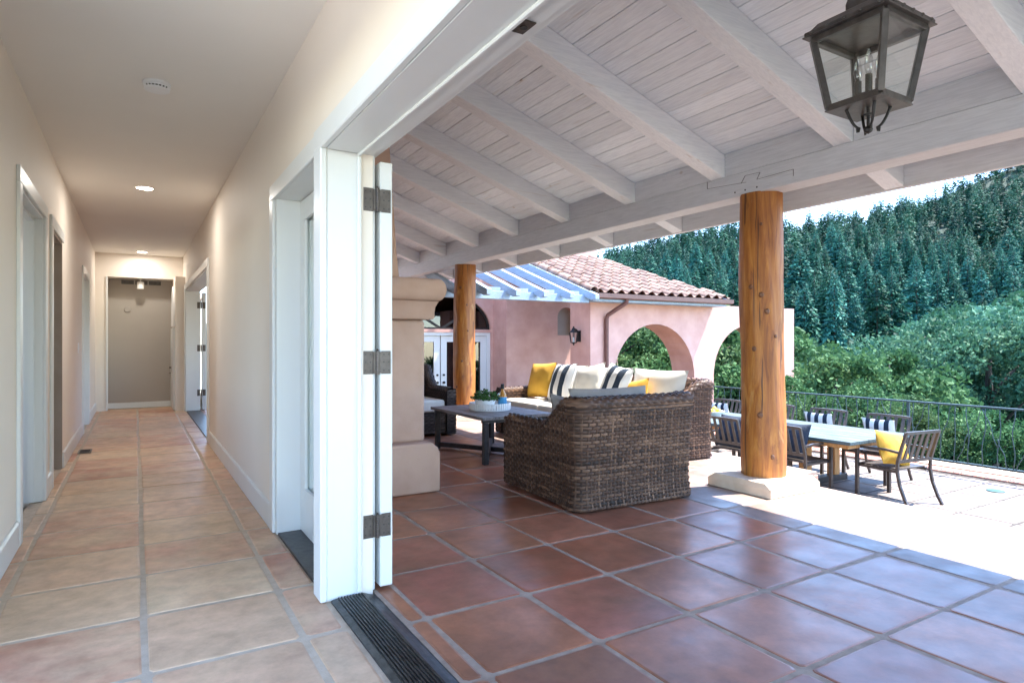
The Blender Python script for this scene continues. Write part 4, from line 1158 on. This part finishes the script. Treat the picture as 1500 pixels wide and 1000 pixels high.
WIK_G = 'wicker seats around the coffee table'
A1 = local(thing('wicker_armchair', 'brown woven wicker armchair seen from behind on the red tiles', 'armchair', (3.09, 3.40, 0), R(0)))
A1.rotation_euler.z = R(-2)
wicker_shell(A1, 1.04, 1.05, .785, .575, 'wicker_brown')
seat_pad(A1, 1.04, 1.05, .13, 'grey_fabric')
S1 = local(thing('wicker_sofa', 'long woven wicker sofa with pale seat cushions facing the coffee table', 'sofa', (5.0, 5.74, 0), R(90)))
wicker_shell(S1, 2.66, 1.0, .79, .59, 'wicker_brown')
seat_pad(S1, 2.66, 1.0, .13, 'cream_fabric', 3)
A2 = local(thing('wicker_armchair', 'dark wicker armchair beyond the coffee table, half behind the fireplace', 'armchair', (2.98, 8.15, 0), R(180)))
wicker_shell(A2, .97, 1.0, .86, .60, 'wicker_dark')
seat_pad(A2, .97, 1.0, .13, 'cream_fabric')

def sofa_pt(lx, ly, z): return (5.0 - ly, 5.74 + lx, z)
def on_sofa(label, mat, lx, ly, z, w, h, t, tilt, yaw=0, roll=0, seed=0):
    # cushion stands with its flat side along the sofa: local x of the cushion along Y
    o = pillow(label, mat, sofa_pt(lx, ly, z), (0, 0, 0), w, h, t, seed)
    o.rotation_mode = 'QUATERNION'
    o.rotation_quaternion = (Matrix.Rotation(R(90 + yaw), 4, 'Z') @ Matrix.Rotation(R(tilt), 4, 'X') @ Matrix.Rotation(R(roll), 4, 'Y')).to_quaternion()
    return o
for k, lx in enumerate((-.82, 0, .82)):
    on_sofa(('cream back cushion at the near end of the sofa', 'cream back cushion in the middle of the sofa', 'cream back cushion at the far end of the sofa')[k], 'cream_fabric', lx, .26, .625, .80, .52, .2, 12, seed=k)
on_sofa('yellow cushion propped at the far arm of the sofa', 'yellow_fabric', 1.02, .50, .68, .46, .46, .17, 18, 8, 4, seed=11)
on_sofa('navy cushion just showing behind the yellow and striped cushions', 'navy_fabric', .72, .43, .67, .44, .44, .14, 16, 0, -4, seed=12)
on_sofa('navy and white striped cushion beside the yellow one on the sofa', 'striped_fabric', .50, .55, .68, .48, .48, .17, 20, -6, 3, seed=13)
on_sofa('grey cushion leaning next to the striped one mid sofa', 'cream_fabric', .02, .50, .68, .46, .46, .16, 18, 4, 12, seed=14)
on_sofa('second striped cushion half hidden behind the wicker armchair', 'striped_fabric', -.42, .50, .68, .48, .48, .16, 18, -5, -9, seed=15)
on_sofa('yellow cushion peeping over the armchair back', 'yellow_fabric', -.70, .50, .555, .44, .44, .15, 18, 0, 10, seed=16)
# cushions in the near armchair
pillow('long grey back cushion in the near armchair', 'grey_fabric', (3.10, 3.69, .62), (R(-14), 0, R(-2)), .74, .42, .19, 21)
pillow('small grey cushion slumped at the armchair side', 'grey_fabric', (2.84, 3.86, .58), (R(-24), R(10), R(18)), .40, .38, .15, 22)

# ------------------------------------------------------------------ coffee table and what stands on it
CT = thing('coffee_table', 'low dark coffee table with plank top and crossed metal base', 'coffee table', (3.2, 5.78, 0))
for k in range(6):
    x = 2.80 + k * .136
    MB().box(x, x + .133, 5.20, 6.42, .425, .455).build('plank', 'coffee_top', CT, bevel=.003)
for ya in (5.24, 6.33): MB().box(2.83, 3.58, ya, ya + .05, .395, .424).build('apron', 'coffee_frame', CT)
for x, y in ((2.835, 5.235), (3.515, 5.235), (2.835, 6.335), (3.515, 6.335)): MB().box(x, x + .05, y, y + .05, .0, .394).build('leg', 'coffee_frame', CT, bevel=.003)
MB().bar((2.89, 5.29, .045), (3.51, 6.33, .045), .045, .05).build('stretcher', 'coffee_frame', CT)
MB().bar((3.51, 5.29, .046), (2.89, 6.33, .046), .045, .048).build('stretcher', 'coffee_frame', CT)
TT = .455
TX, TY = 3.22, 5.82
m = MB().lathe([(.215, .001), (.215, .010), (.0001, .010)], (TX, TY, TT), 40)
TR = thing('tray', 'round white tray with a ribbed rim on the coffee table', 'tray', (TX, TY, TT))
m.build('base', 'ceramic', TR)
for k in range(48):
    a = 2 * math.pi * k / 48; c_, s_ = math.cos(a), math.sin(a)
    MB().bar((TX + .215 * c_, TY + .215 * s_, TT + .011), (TX + .215 * c_, TY + .215 * s_, TT + .075), .022, .010, up=(c_, s_, 0)).build('rib', 'ceramic', TR, bevel=.002)
PT = thing('potted_plant', 'small leafy plant in a white bowl pot on the tray', 'plant', (TX - .07, TY - .02, TT + .011))
MB().lathe([(.085, .0), (.10, .02), (.108, .10), (.100, .10), (.095, .085)], (TX - .07, TY - .02, TT + .011), 28).build('pot', 'ceramic', PT, smooth=True)

def leaf_cloud(name, n, size, sampler, mat, parent=None, asp=.55, seed=1, kind_val=None):
    g = np.random.default_rng(seed)
    C, val = sampler(g, n)
    n = len(C)
    A = g.normal(size=(n, 3)); A /= np.linalg.norm(A, axis=1)[:, None]
    B = g.normal(size=(n, 3)); B -= (B * A).sum(1)[:, None] * A; B /= np.linalg.norm(B, axis=1)[:, None]
    sz = size * g.uniform(.65, 1.35, n)
    a = A * (sz / 2)[:, None]; b = B * (sz * asp / 2)[:, None]
    V = np.stack([C - a, C + b, C + a, C - b], 1).reshape(-1, 3)
    me = bpy.data.meshes.new(name)
    me.vertices.add(4 * n); me.vertices.foreach_set('co', V.ravel())
    me.loops.add(4 * n); me.loops.foreach_set('vertex_index', np.arange(4 * n, dtype=np.int32))
    me.polygons.add(n); me.polygons.foreach_set('loop_start', np.arange(0, 4 * n, 4, dtype=np.int32)); me.polygons.foreach_set('loop_total', np.full(n, 4, dtype=np.int32))
    me.update(calc_edges=True); me.validate()
    at = me.attributes.new('leafv', 'FLOAT', 'FACE'); at.data.foreach_set('value', np.clip(val, 0, 1).astype(np.float32))
    me.materials.append(MATS[mat])
    return me
def plant_s(g, n):
    d = g.normal(size=(n, 3)); d /= np.linalg.norm(d, axis=1)[:, None]; d[:, 2] = np.abs(d[:, 2])
    r = g.uniform(.3, 1, n) ** .6
    return d * r[:, None] * np.array([.15, .15, .11]) + np.array([0, 0, .10]), g.uniform(0, 1, n)
pm = leaf_cloud('foliage', 420, .036, plant_s, 'pot_leaf', seed=5)
po = bpy.data.objects.new('foliage', pm); COL.objects.link(po); po.parent = PT
def wine_glass(x, y, lab):
    t = thing('wine_glass', lab, 'glass', (x, y, TT + .011), group='wine glasses on the tray')
    MB().lathe([(.034, .0), (.033, .002), (.004, .006), (.0035, .07), (.02, .082), (.036, .105), (.038, .13), (.033, .165), (.032, .165), (.036, .13), (.034, .106), (.018, .086), (.001, .080)], (x, y, TT + .011), 20, cap=False).build('bowl', 'glass', t, smooth=True)
wine_glass(TX + .06, TY - .06, 'clear wine glass beside the plant pot on the tray')
wine_glass(TX + .05, TY + .05, 'clear wine glass set furthest back on the tray')
BT = thing('bottle', 'amber liquor bottle with a blue label on the tray', 'bottle', (TX + .13, TY - .04, TT + .011))
bx, by, bz = TX + .13, TY - .04, TT + .011
MB().lathe([(.044, 0), (.046, .01), (.046, .125), (.038, .155), (.018, .18), (.016, .215)], (bx, by, bz), 24).build('glass', 'amber_liquid', BT, smooth=True)
MB().lathe([(.047, .015), (.047, .12)], (bx, by, bz), 24, cap=False).build('paper_label', 'label_blue', BT, smooth=True)
MB().lathe([(.019, .205), (.019, .255), (.015, .258)], (bx, by, bz), 16).build('stopper', 'black_iron', BT, smooth=True)

# ------------------------------------------------------------------ dining set on the terrace
DT = thing('dining_table', 'long weathered plank dining table on wooden trestles in the sun', 'table', (8.1, 6.3, TZ))
DZ = -.04
for k in range(7):
    x = 7.40 + k * .2
    MB().box(x, x + .197, 4.40, 8.40, DZ - .045, DZ + random.uniform(-.002, .002)).build('plank', 'weathered_wood', DT, bevel=.004)
MB().box(7.46, 8.74, 4.46, 8.34, DZ - .10, DZ - .046).build('apron', 'table_wood', DT)
for y in (5.25, 7.55):
    for x in (7.72, 8.36): MB().box(x, x + .12, y - .06, y + .06, TZ + .081, DZ - .101).build('leg', 'table_wood', DT, bevel=.005)
    MB().box(7.55, 8.65, y - .07, y + .07, TZ, TZ + .08).build('foot', 'chair_metal', DT, bevel=.005)
def make_chair(name, label):
    t = local(thing(name, label, 'chair', group='dark metal dining chairs around the long table'))
    # local: seat faces +y, back at y = -.26
    w = .29
    for k in range(6):
        y = -.22 + k * .082
        MB().box(-.25, .25, y, y + .072, .42, .436).build('seat_slat', 'chair_metal', t, bevel=.002)
    m = MB()
    m.box(-w + .015, w - .015, .262, .30, .39, .425); m.box(-.27, -.24, -.24, .27, .385, .419); m.box(.24, .27, -.24, .27, .385, .419); m.build('seat_frame', 'chair_metal', t, bevel=.003)
    for s_ in (-1, 1):
        MB().tube([(s_ * w, -.40, 0), (s_ * w, -.345, .10), (s_ * w, -.285, .25), (s_ * w, -.255, .40), (s_ * w, -.26, .52), (s_ * w, -.31, .70), (s_ * w, -.365, .88)], .021, 4).build('rear_leg', 'chair_metal', t)
        MB().box(s_ * w - .02, s_ * w + .02, .25, .29, 0, .62).build('leg', 'chair_metal', t, bevel=.003)
        MB().tube([(s_ * w, -.27, .635), (s_ * w, -.1, .650), (s_ * w, .12, .645), (s_ * w, .30, .632)], .019, 4).build('armrest', 'chair_metal', t)
    MB().tube([(-w, -.362, .87), (-.15, -.385, .875), (.15, -.385, .875), (w, -.362, .87)], .024, 4).build('top_rail', 'chair_metal', t)
    MB().bar((-w, -.268, .53), (w, -.268, .53), .02, .04).build('lower_rail', 'chair_metal', t)
    for k in range(5):
        x = -.20 + k * .10
        MB().bar((x, -.272, .54), (x, -.372, .865), .045, .012, up=(0, 1, .3)).build('back_slat', 'chair_metal', t)
    return t
ch0 = make_chair('dining_chair', 'dark slatted metal chair with yellow cushion at the near table end')
ch0.location = (7.98, 4.20, TZ); ch0.rotation_euler.z = R(8) * -1
def chair(x, y, rz, lab):
    c = copy_tree(ch0); c.location = (x, y, TZ); c.rotation_euler = (0, 0, rz); c['label'] = lab; return c
pillow('round cornered yellow cushion on the near dining chair', 'yellow_fabric', (7.90, 4.17, TZ + .635), (R(-24), R(10), R(-10)), .47, .42, .18, 31)
LC = ['chair with navy cushion just right of the near log post', 'chair with navy cushion between the sofa end and the near log post', 'chair on the patio side of the table hidden behind the sofa']
for k, y in enumerate((5.08, 6.02)):
    chair(7.36, y, R(-90), LC[k])
    pillow(('navy cushion in the chair right of the near log post', 'navy cushion in the chair between sofa and log post')[k], 'navy_fabric', (7.24, y, TZ + .67), (R(-16), 0, R(-90)), .48, .46, .16, 40 + k)
RCL = ['chair on the railing side nearest the yellow cushioned chair', 'chair second from the near table end on the railing side', 'chair just right of the log post on the railing side', 'chair left of the log post on the railing side']
RPL = ['striped cushion in the railing side chair nearest the table end', 'striped cushion in the second railing side chair', 'striped cushion in the railing side chair right of the log post', 'striped cushion in the railing side chair left of the log post']
for k, y in enumerate((4.95, 5.86, 6.75, 7.80)):
    chair(8.92, y, R(90), RCL[k])
    pillow(RPL[k], 'thin_stripe', (9.05, y, TZ + .64), (R(-16), 0, R(90)), .46, .44, .15, 50 + k)
BW = thing('fruit_bowl', 'pale bowl of lemons on the dining table left of the log post', 'bowl', (8.05, 7.05, DZ))
MB().lathe([(.07, .002), (.075, .012), (.13, .05), (.17, .10), (.162, .10), (.12, .055), (.06, .02), (.001, .018)], (8.05, 7.05, DZ), 28, cap=False).build('bowl', 'ceramic', BW, smooth=True)
for k, (dx, dy, dz) in enumerate(((-.06, -.04, .085), (.05, -.06, .085), (0, .06, .085), (0, -.01, .125), (.08, .03, .09))):
    tag(MB().lathe([(.001, -.05), (.016, -.042), (.034, -.022), (.038, 0), (.034, .022), (.016, .042), (.001, .05)], (8.05 + dx, 7.05 + dy, DZ + dz), 14).build('lemon', 'lemon', smooth='all', center=True), 'yellow lemon in the pale bowl on the dining table', 'lemon', 'lemons in the bowl')

# ------------------------------------------------------------------ trees
def conifer_mesh(name, seed, nb, sub):
    # a crown of nb drooping boughs, each a chain of ragged sprays; unit height
    g = np.random.default_rng(seed); V = []; Fc = []; val = []
    gap = g.uniform(0, 6.28)
    for w in range(nb):
        u = min(.99, g.uniform(0, 1) ** 1.15); z = .07 + .93 * u
        rad = .17 * (1 - u) ** .75 * (1 + .18 * math.sin(9 * u + gap)) + .006
        a = g.uniform(0, 6.28); L = rad * g.uniform(.75, 1.22)
        d = np.array([math.cos(a), math.sin(a), 0.0]); sd = np.array([-d[1], d[0], 0.0])
        p0 = np.array([0, 0, z]); droop = g.uniform(.05, .55) * L
        v = g.uniform(0, 1)
        for q in range(sub):
            t0 = g.uniform(.15, .8) if sub > 1 else .1; t1 = min(1.05, t0 + g.uniform(.18, .4) * (1.5 if sub == 2 else 1)) if sub > 1 else 1.0
            A = p0 + d * L * t0 + np.array([0, 0, -droop * t0 * t0 + .02 * L]); Bm = p0 + d * L * t1 + np.array([0, 0, -droop * t1 * t1])
            ww = L * g.uniform(.05, .12) * (1.6 if sub == 2 else 1); lat = sd * g.uniform(-.2, .2) * L; A = A + lat; Bm = Bm + lat * 1.6; mid = (A + Bm) / 2
            b = len(V)
            V += [A, mid + sd * ww + np.array([0, 0, g.uniform(-.20, .06) * L]), Bm + sd * g.uniform(-.1, .1) * L, mid - sd * ww + np.array([0, 0, g.uniform(-.20, .06) * L])]
            Fc += [(b, b + 1, b + 2), (b, b + 2, b + 3)]; vv = v + g.uniform(-.2, .2) + .25 * t0; val += [vv, vv * .85]
    return np.array(V), Fc, np.array(val)
def to_mesh(name, V, Fc, val, mat):
    me = bpy.data.meshes.new(name); me.from_pydata(V.tolist(), [], Fc)
    at = me.attributes.new('leafv', 'FLOAT', 'FACE'); at.data.foreach_set('value', np.clip(val, 0, 1).astype(np.float32))
    me.materials.append(MATS[mat]); return me
def trunk_mesh(h, r):
    m = MB().tube([(0, 0, -.06 * h), (0, 0, .4 * h), (0, 0, .95 * h)], [r, r * .65, r * .1], 6)
    me = bpy.data.meshes.new('trunk'); me.from_pydata(m.v, [], m.f); me.materials.append(MATS['bark']); return me
CON = []
for k in range(5):
    V, Fc, val = conifer_mesh('crown', 100 + k, 900, 5); CON.append(to_mesh('crown', V, Fc, val, 'needle'))
TRK = trunk_mesh(1.0, .009)
spots = []
g = np.random.default_rng(17)
f = 96.0
while f < 440:
    step = 4.2 + f * .0115
    r = .02 * f
    while r < .92 * f:
        ff, rr_ = f + g.uniform(-.5, .5) * step, r + g.uniform(-.5, .5) * step
        a = rr_ / ff
        if a > .04:
            x, y = XY(ff, rr_); spots.append((ff, rr_, x, y, ground_z(x, y)))
        r += step
    f += step * .95
hsz = [(13 + 10 * g.random()) * (.62 if g.random() < .3 else 1) for _ in spots]
order = sorted(range(len(spots)), key=lambda i: spots[i][0] / hsz[i])
def visible(i):
    ff, rr_, x, y, z = spots[i]; top = (z + hsz[i] - CAMZ) / ff
    return top > .0
vis = [i for i in order if visible(i)]
LBLC = 'tall dark conifer in the forest covering the hillside'
for n_, i in enumerate(vis[:290]):
    ff, rr_, x, y, z = spots[i]; h = hsz[i]
    t = thing('conifer_tree', LBLC, 'tree', (x, y, z - .3), group='conifers on the hillside')
    t.scale = (h * g.uniform(.85, 1.6), h * g.uniform(.85, 1.6), h); t.rotation_euler.z = g.uniform(0, 6.28)
    o = bpy.data.objects.new('crown', CON[n_ % 5]); COL.objects.link(o); o.parent = t
    o = bpy.data.objects.new('trunk', TRK); COL.objects.link(o); o.parent = t
far = set(vis[:290])
LOW = [conifer_mesh('c', 200 + k, 260, 2) for k in range(6)]
VV, FF, VL = [], [], []; base = 0
for i in range(len(spots)):
    if i in far: continue
    ff, rr_, x, y, z = spots[i]; h = hsz[i]
    V, Fc, val = LOW[i % 6]; a = g.uniform(0, 6.28); wd = h * g.uniform(1.0, 1.4)
    c_, s_ = math.cos(a), math.sin(a)
    VV.append(np.stack([(V[:, 0] * c_ - V[:, 1] * s_) * wd + x, (V[:, 0] * s_ + V[:, 1] * c_) * wd + y, V[:, 2] * h + z - .3], 1))
    FF.append(np.array(Fc) + base); VL.append(val * .6 + g.uniform(-.3, .5)); base += len(V)
fm = to_mesh('conifer_forest', np.concatenate(VV), np.concatenate(FF).tolist(), np.concatenate(VL), 'needle')
fo = bpy.data.objects.new('conifer_forest', fm); COL.objects.link(fo); stuff(fo)
fo['label'] = 'dense far conifers covering the upper hillside'

# broadleaf trees: crowns of leaf clumps
def crown_sampler(nclump, rx, rz, zc, spread):
    def s(g, n):
        d = g.normal(size=(nclump, 3)); d /= np.linalg.norm(d, axis=1)[:, None]
        cc = d * (g.uniform(.25, 1, nclump) ** .5)[:, None] * np.array([rx, rx, rz])
        cv = g.uniform(.0, .75, nclump); cr = g.uniform(.55, 1.3, nclump) * spread
        k = g.integers(0, nclump, n)
        e = g.normal(size=(n, 3)); e /= np.linalg.norm(e, axis=1)[:, None]
        e *= (g.uniform(.2, 1, n) ** .45)[:, None] * cr[k][:, None]; e[:, 2] *= .75
        return cc[k] + e + np.array([0, 0, zc]), cv[k] + g.uniform(-.1, .35, n)
    return s
OAK = [leaf_cloud('crown', 15000, .125, crown_sampler(60, .34 * 6, .30 * 6, .58 * 6, .55), 'oak_leaf', seed=300 + k, asp=.6) for k in range(4)]
BSH = [leaf_cloud('crown', 9000, .095, crown_sampler(34, 1.15, .95, 1.1, .38), 'bush_leaf', seed=320 + k, asp=.6) for k in range(3)]
MID = [leaf_cloud('crown', 8000, .20, crown_sampler(45, .36 * 6, .32 * 6, .55 * 6, .65), 'oak_leaf', seed=340 + k, asp=.6) for k in range(3)]
def branch_mesh(h, seed):
    g2 = random.Random(seed); m = MB()
    m.tube([(0, 0, -.6), (.03 * h, 0, .2 * h), (.02 * h, .02 * h, .55 * h), (0, 0, .8 * h)], [.03 * h, .024 * h, .015 * h, .004 * h], 8)
    for k in range(7):
        a = g2.uniform(0, 6.28); z = h * g2.uniform(.2, .55); L = h * g2.uniform(.18, .32)
        m.tube([(.02 * h, 0, z), (L * .5 * math.cos(a), L * .5 * math.sin(a), z + L * .4), (L * math.cos(a), L * math.sin(a), z + L * .75)], [.011 * h, .008 * h, .003 * h], 5)
    me = bpy.data.meshes.new('trunk'); me.from_pydata(m.v, [], m.f); me.polygons.foreach_set('use_smooth', [True] * len(me.polygons)); me.materials.append(MATS['bark']); return me
BR6 = [branch_mesh(6.0, k) for k in range(3)]; BR2 = branch_mesh(2.2, 9)
def plant_tree(name, lab, cat, group, x, y, sc_, crown, trunk, zoff=0, sz=1.0):
    t = thing(name, lab, cat, (x, y, ground_z(x, y) + zoff), g.uniform(0, 6.28), group)
    t.scale = (sc_, sc_, sc_ * sz)
    for nm, me in (('crown', crown), ('trunk', trunk)):
        o = bpy.data.objects.new(nm, me); COL.objects.link(o); o.parent = t
    return t
# near trees just beyond the railing, on the slope
cnt = 0
f = 17.0
while f < 46:
    step = 3.0 + f * .028
    r = .22 * f
    while r < 1.0 * f:
        ff, rr_ = f + g.uniform(-.4, .4) * step, r + g.uniform(-.4, .4) * step
        x, y = XY(ff, rr_)
        a = rr_ / ff
        if x > 14.0 and not (y > 8.2 and x < 15.5):
            gz = ground_z(x, y)
            # canopy rises to the right, as the slope on that side carries bigger trees
            top = 1.2 + (-.055 + .13 * sstep(a, .45, .85) + .02 * g.uniform(-1, 1)) * ff
            h = max(3.0, top - gz)
            s_ = h / (.9 * 6)
            plant_tree('broadleaf_tree', 'bushy green broadleaf tree beyond the terrace railing', 'tree', 'broadleaf trees beyond the railing', x, y, s_, OAK[cnt % 4], BR6[cnt % 3]); cnt += 1
        r += step * 1.05
    f += step
NB = cnt
f = 48.0
while f < 120:
    step = 4.2 + f * .022
    r = .03 * f
    while r < .95 * f:
        ff, rr_ = f + g.uniform(-.4, .4) * step, r + g.uniform(-.4, .4) * step
        x, y = XY(ff, rr_); a = rr_ / ff
        if x > 14 and (ff < 96 or g.random() < .35):
            h = g.uniform(6.5, 11) * (1 + .25 * sstep(a, .4, .8))
            plant_tree('broadleaf_tree', 'pale green broadleaf tree in the valley below the conifers', 'tree', 'broadleaf trees in the valley', x, y, h / 5.6, MID[cnt % 3], BR6[cnt % 3]); cnt += 1
        r += step
    f += step
# shrubs right behind the railing and seen through the arches
k = 0
for y in np.arange(-1.5, 9.3, 1.05):
    x = 11.9 + g.uniform(-.2, .7)
    plant_tree('shrub', 'leafy shrub growing low just behind the terrace railing', 'shrub', 'shrubs behind the railing', x, y + g.uniform(-.3, .3), g.uniform(.55, .8), BSH[k % 3], BR2, zoff=-.1); k += 1
for (x, y, s_) in ((9.6, 12.0 + 2.5, 1.0), (11.2, 13.4, 1.25), (12.6, 14.2, 1.3), (14.2, 13.0, 1.3), (15.6, 14.6, 1.5), (13.2, 12.0, 1.0), (11.9, 15.9, 1.5), (17.2, 13.2, 1.5), (16.0, 17.0, 1.9), (13.8, 17.5, 1.9), (11.0, 18.5, 2.0), (18.8, 16.4, 1.9), (12.0, 12.2, .9), (14.9, 11.9, 1.1), (16.4, 11.4, 1.2), (15.2, 9.4, 1.0), (16.9, 9.0, 1.2)):
    plant_tree('shrub', 'sunlit bright green shrub behind the pink arches', 'shrub', 'shrubs behind the arches', x, y, s_ * 1.25, BSH[k % 3], BR2, zoff=-.2); k += 1
print('counts', len(spots), len(vis), NB, cnt)
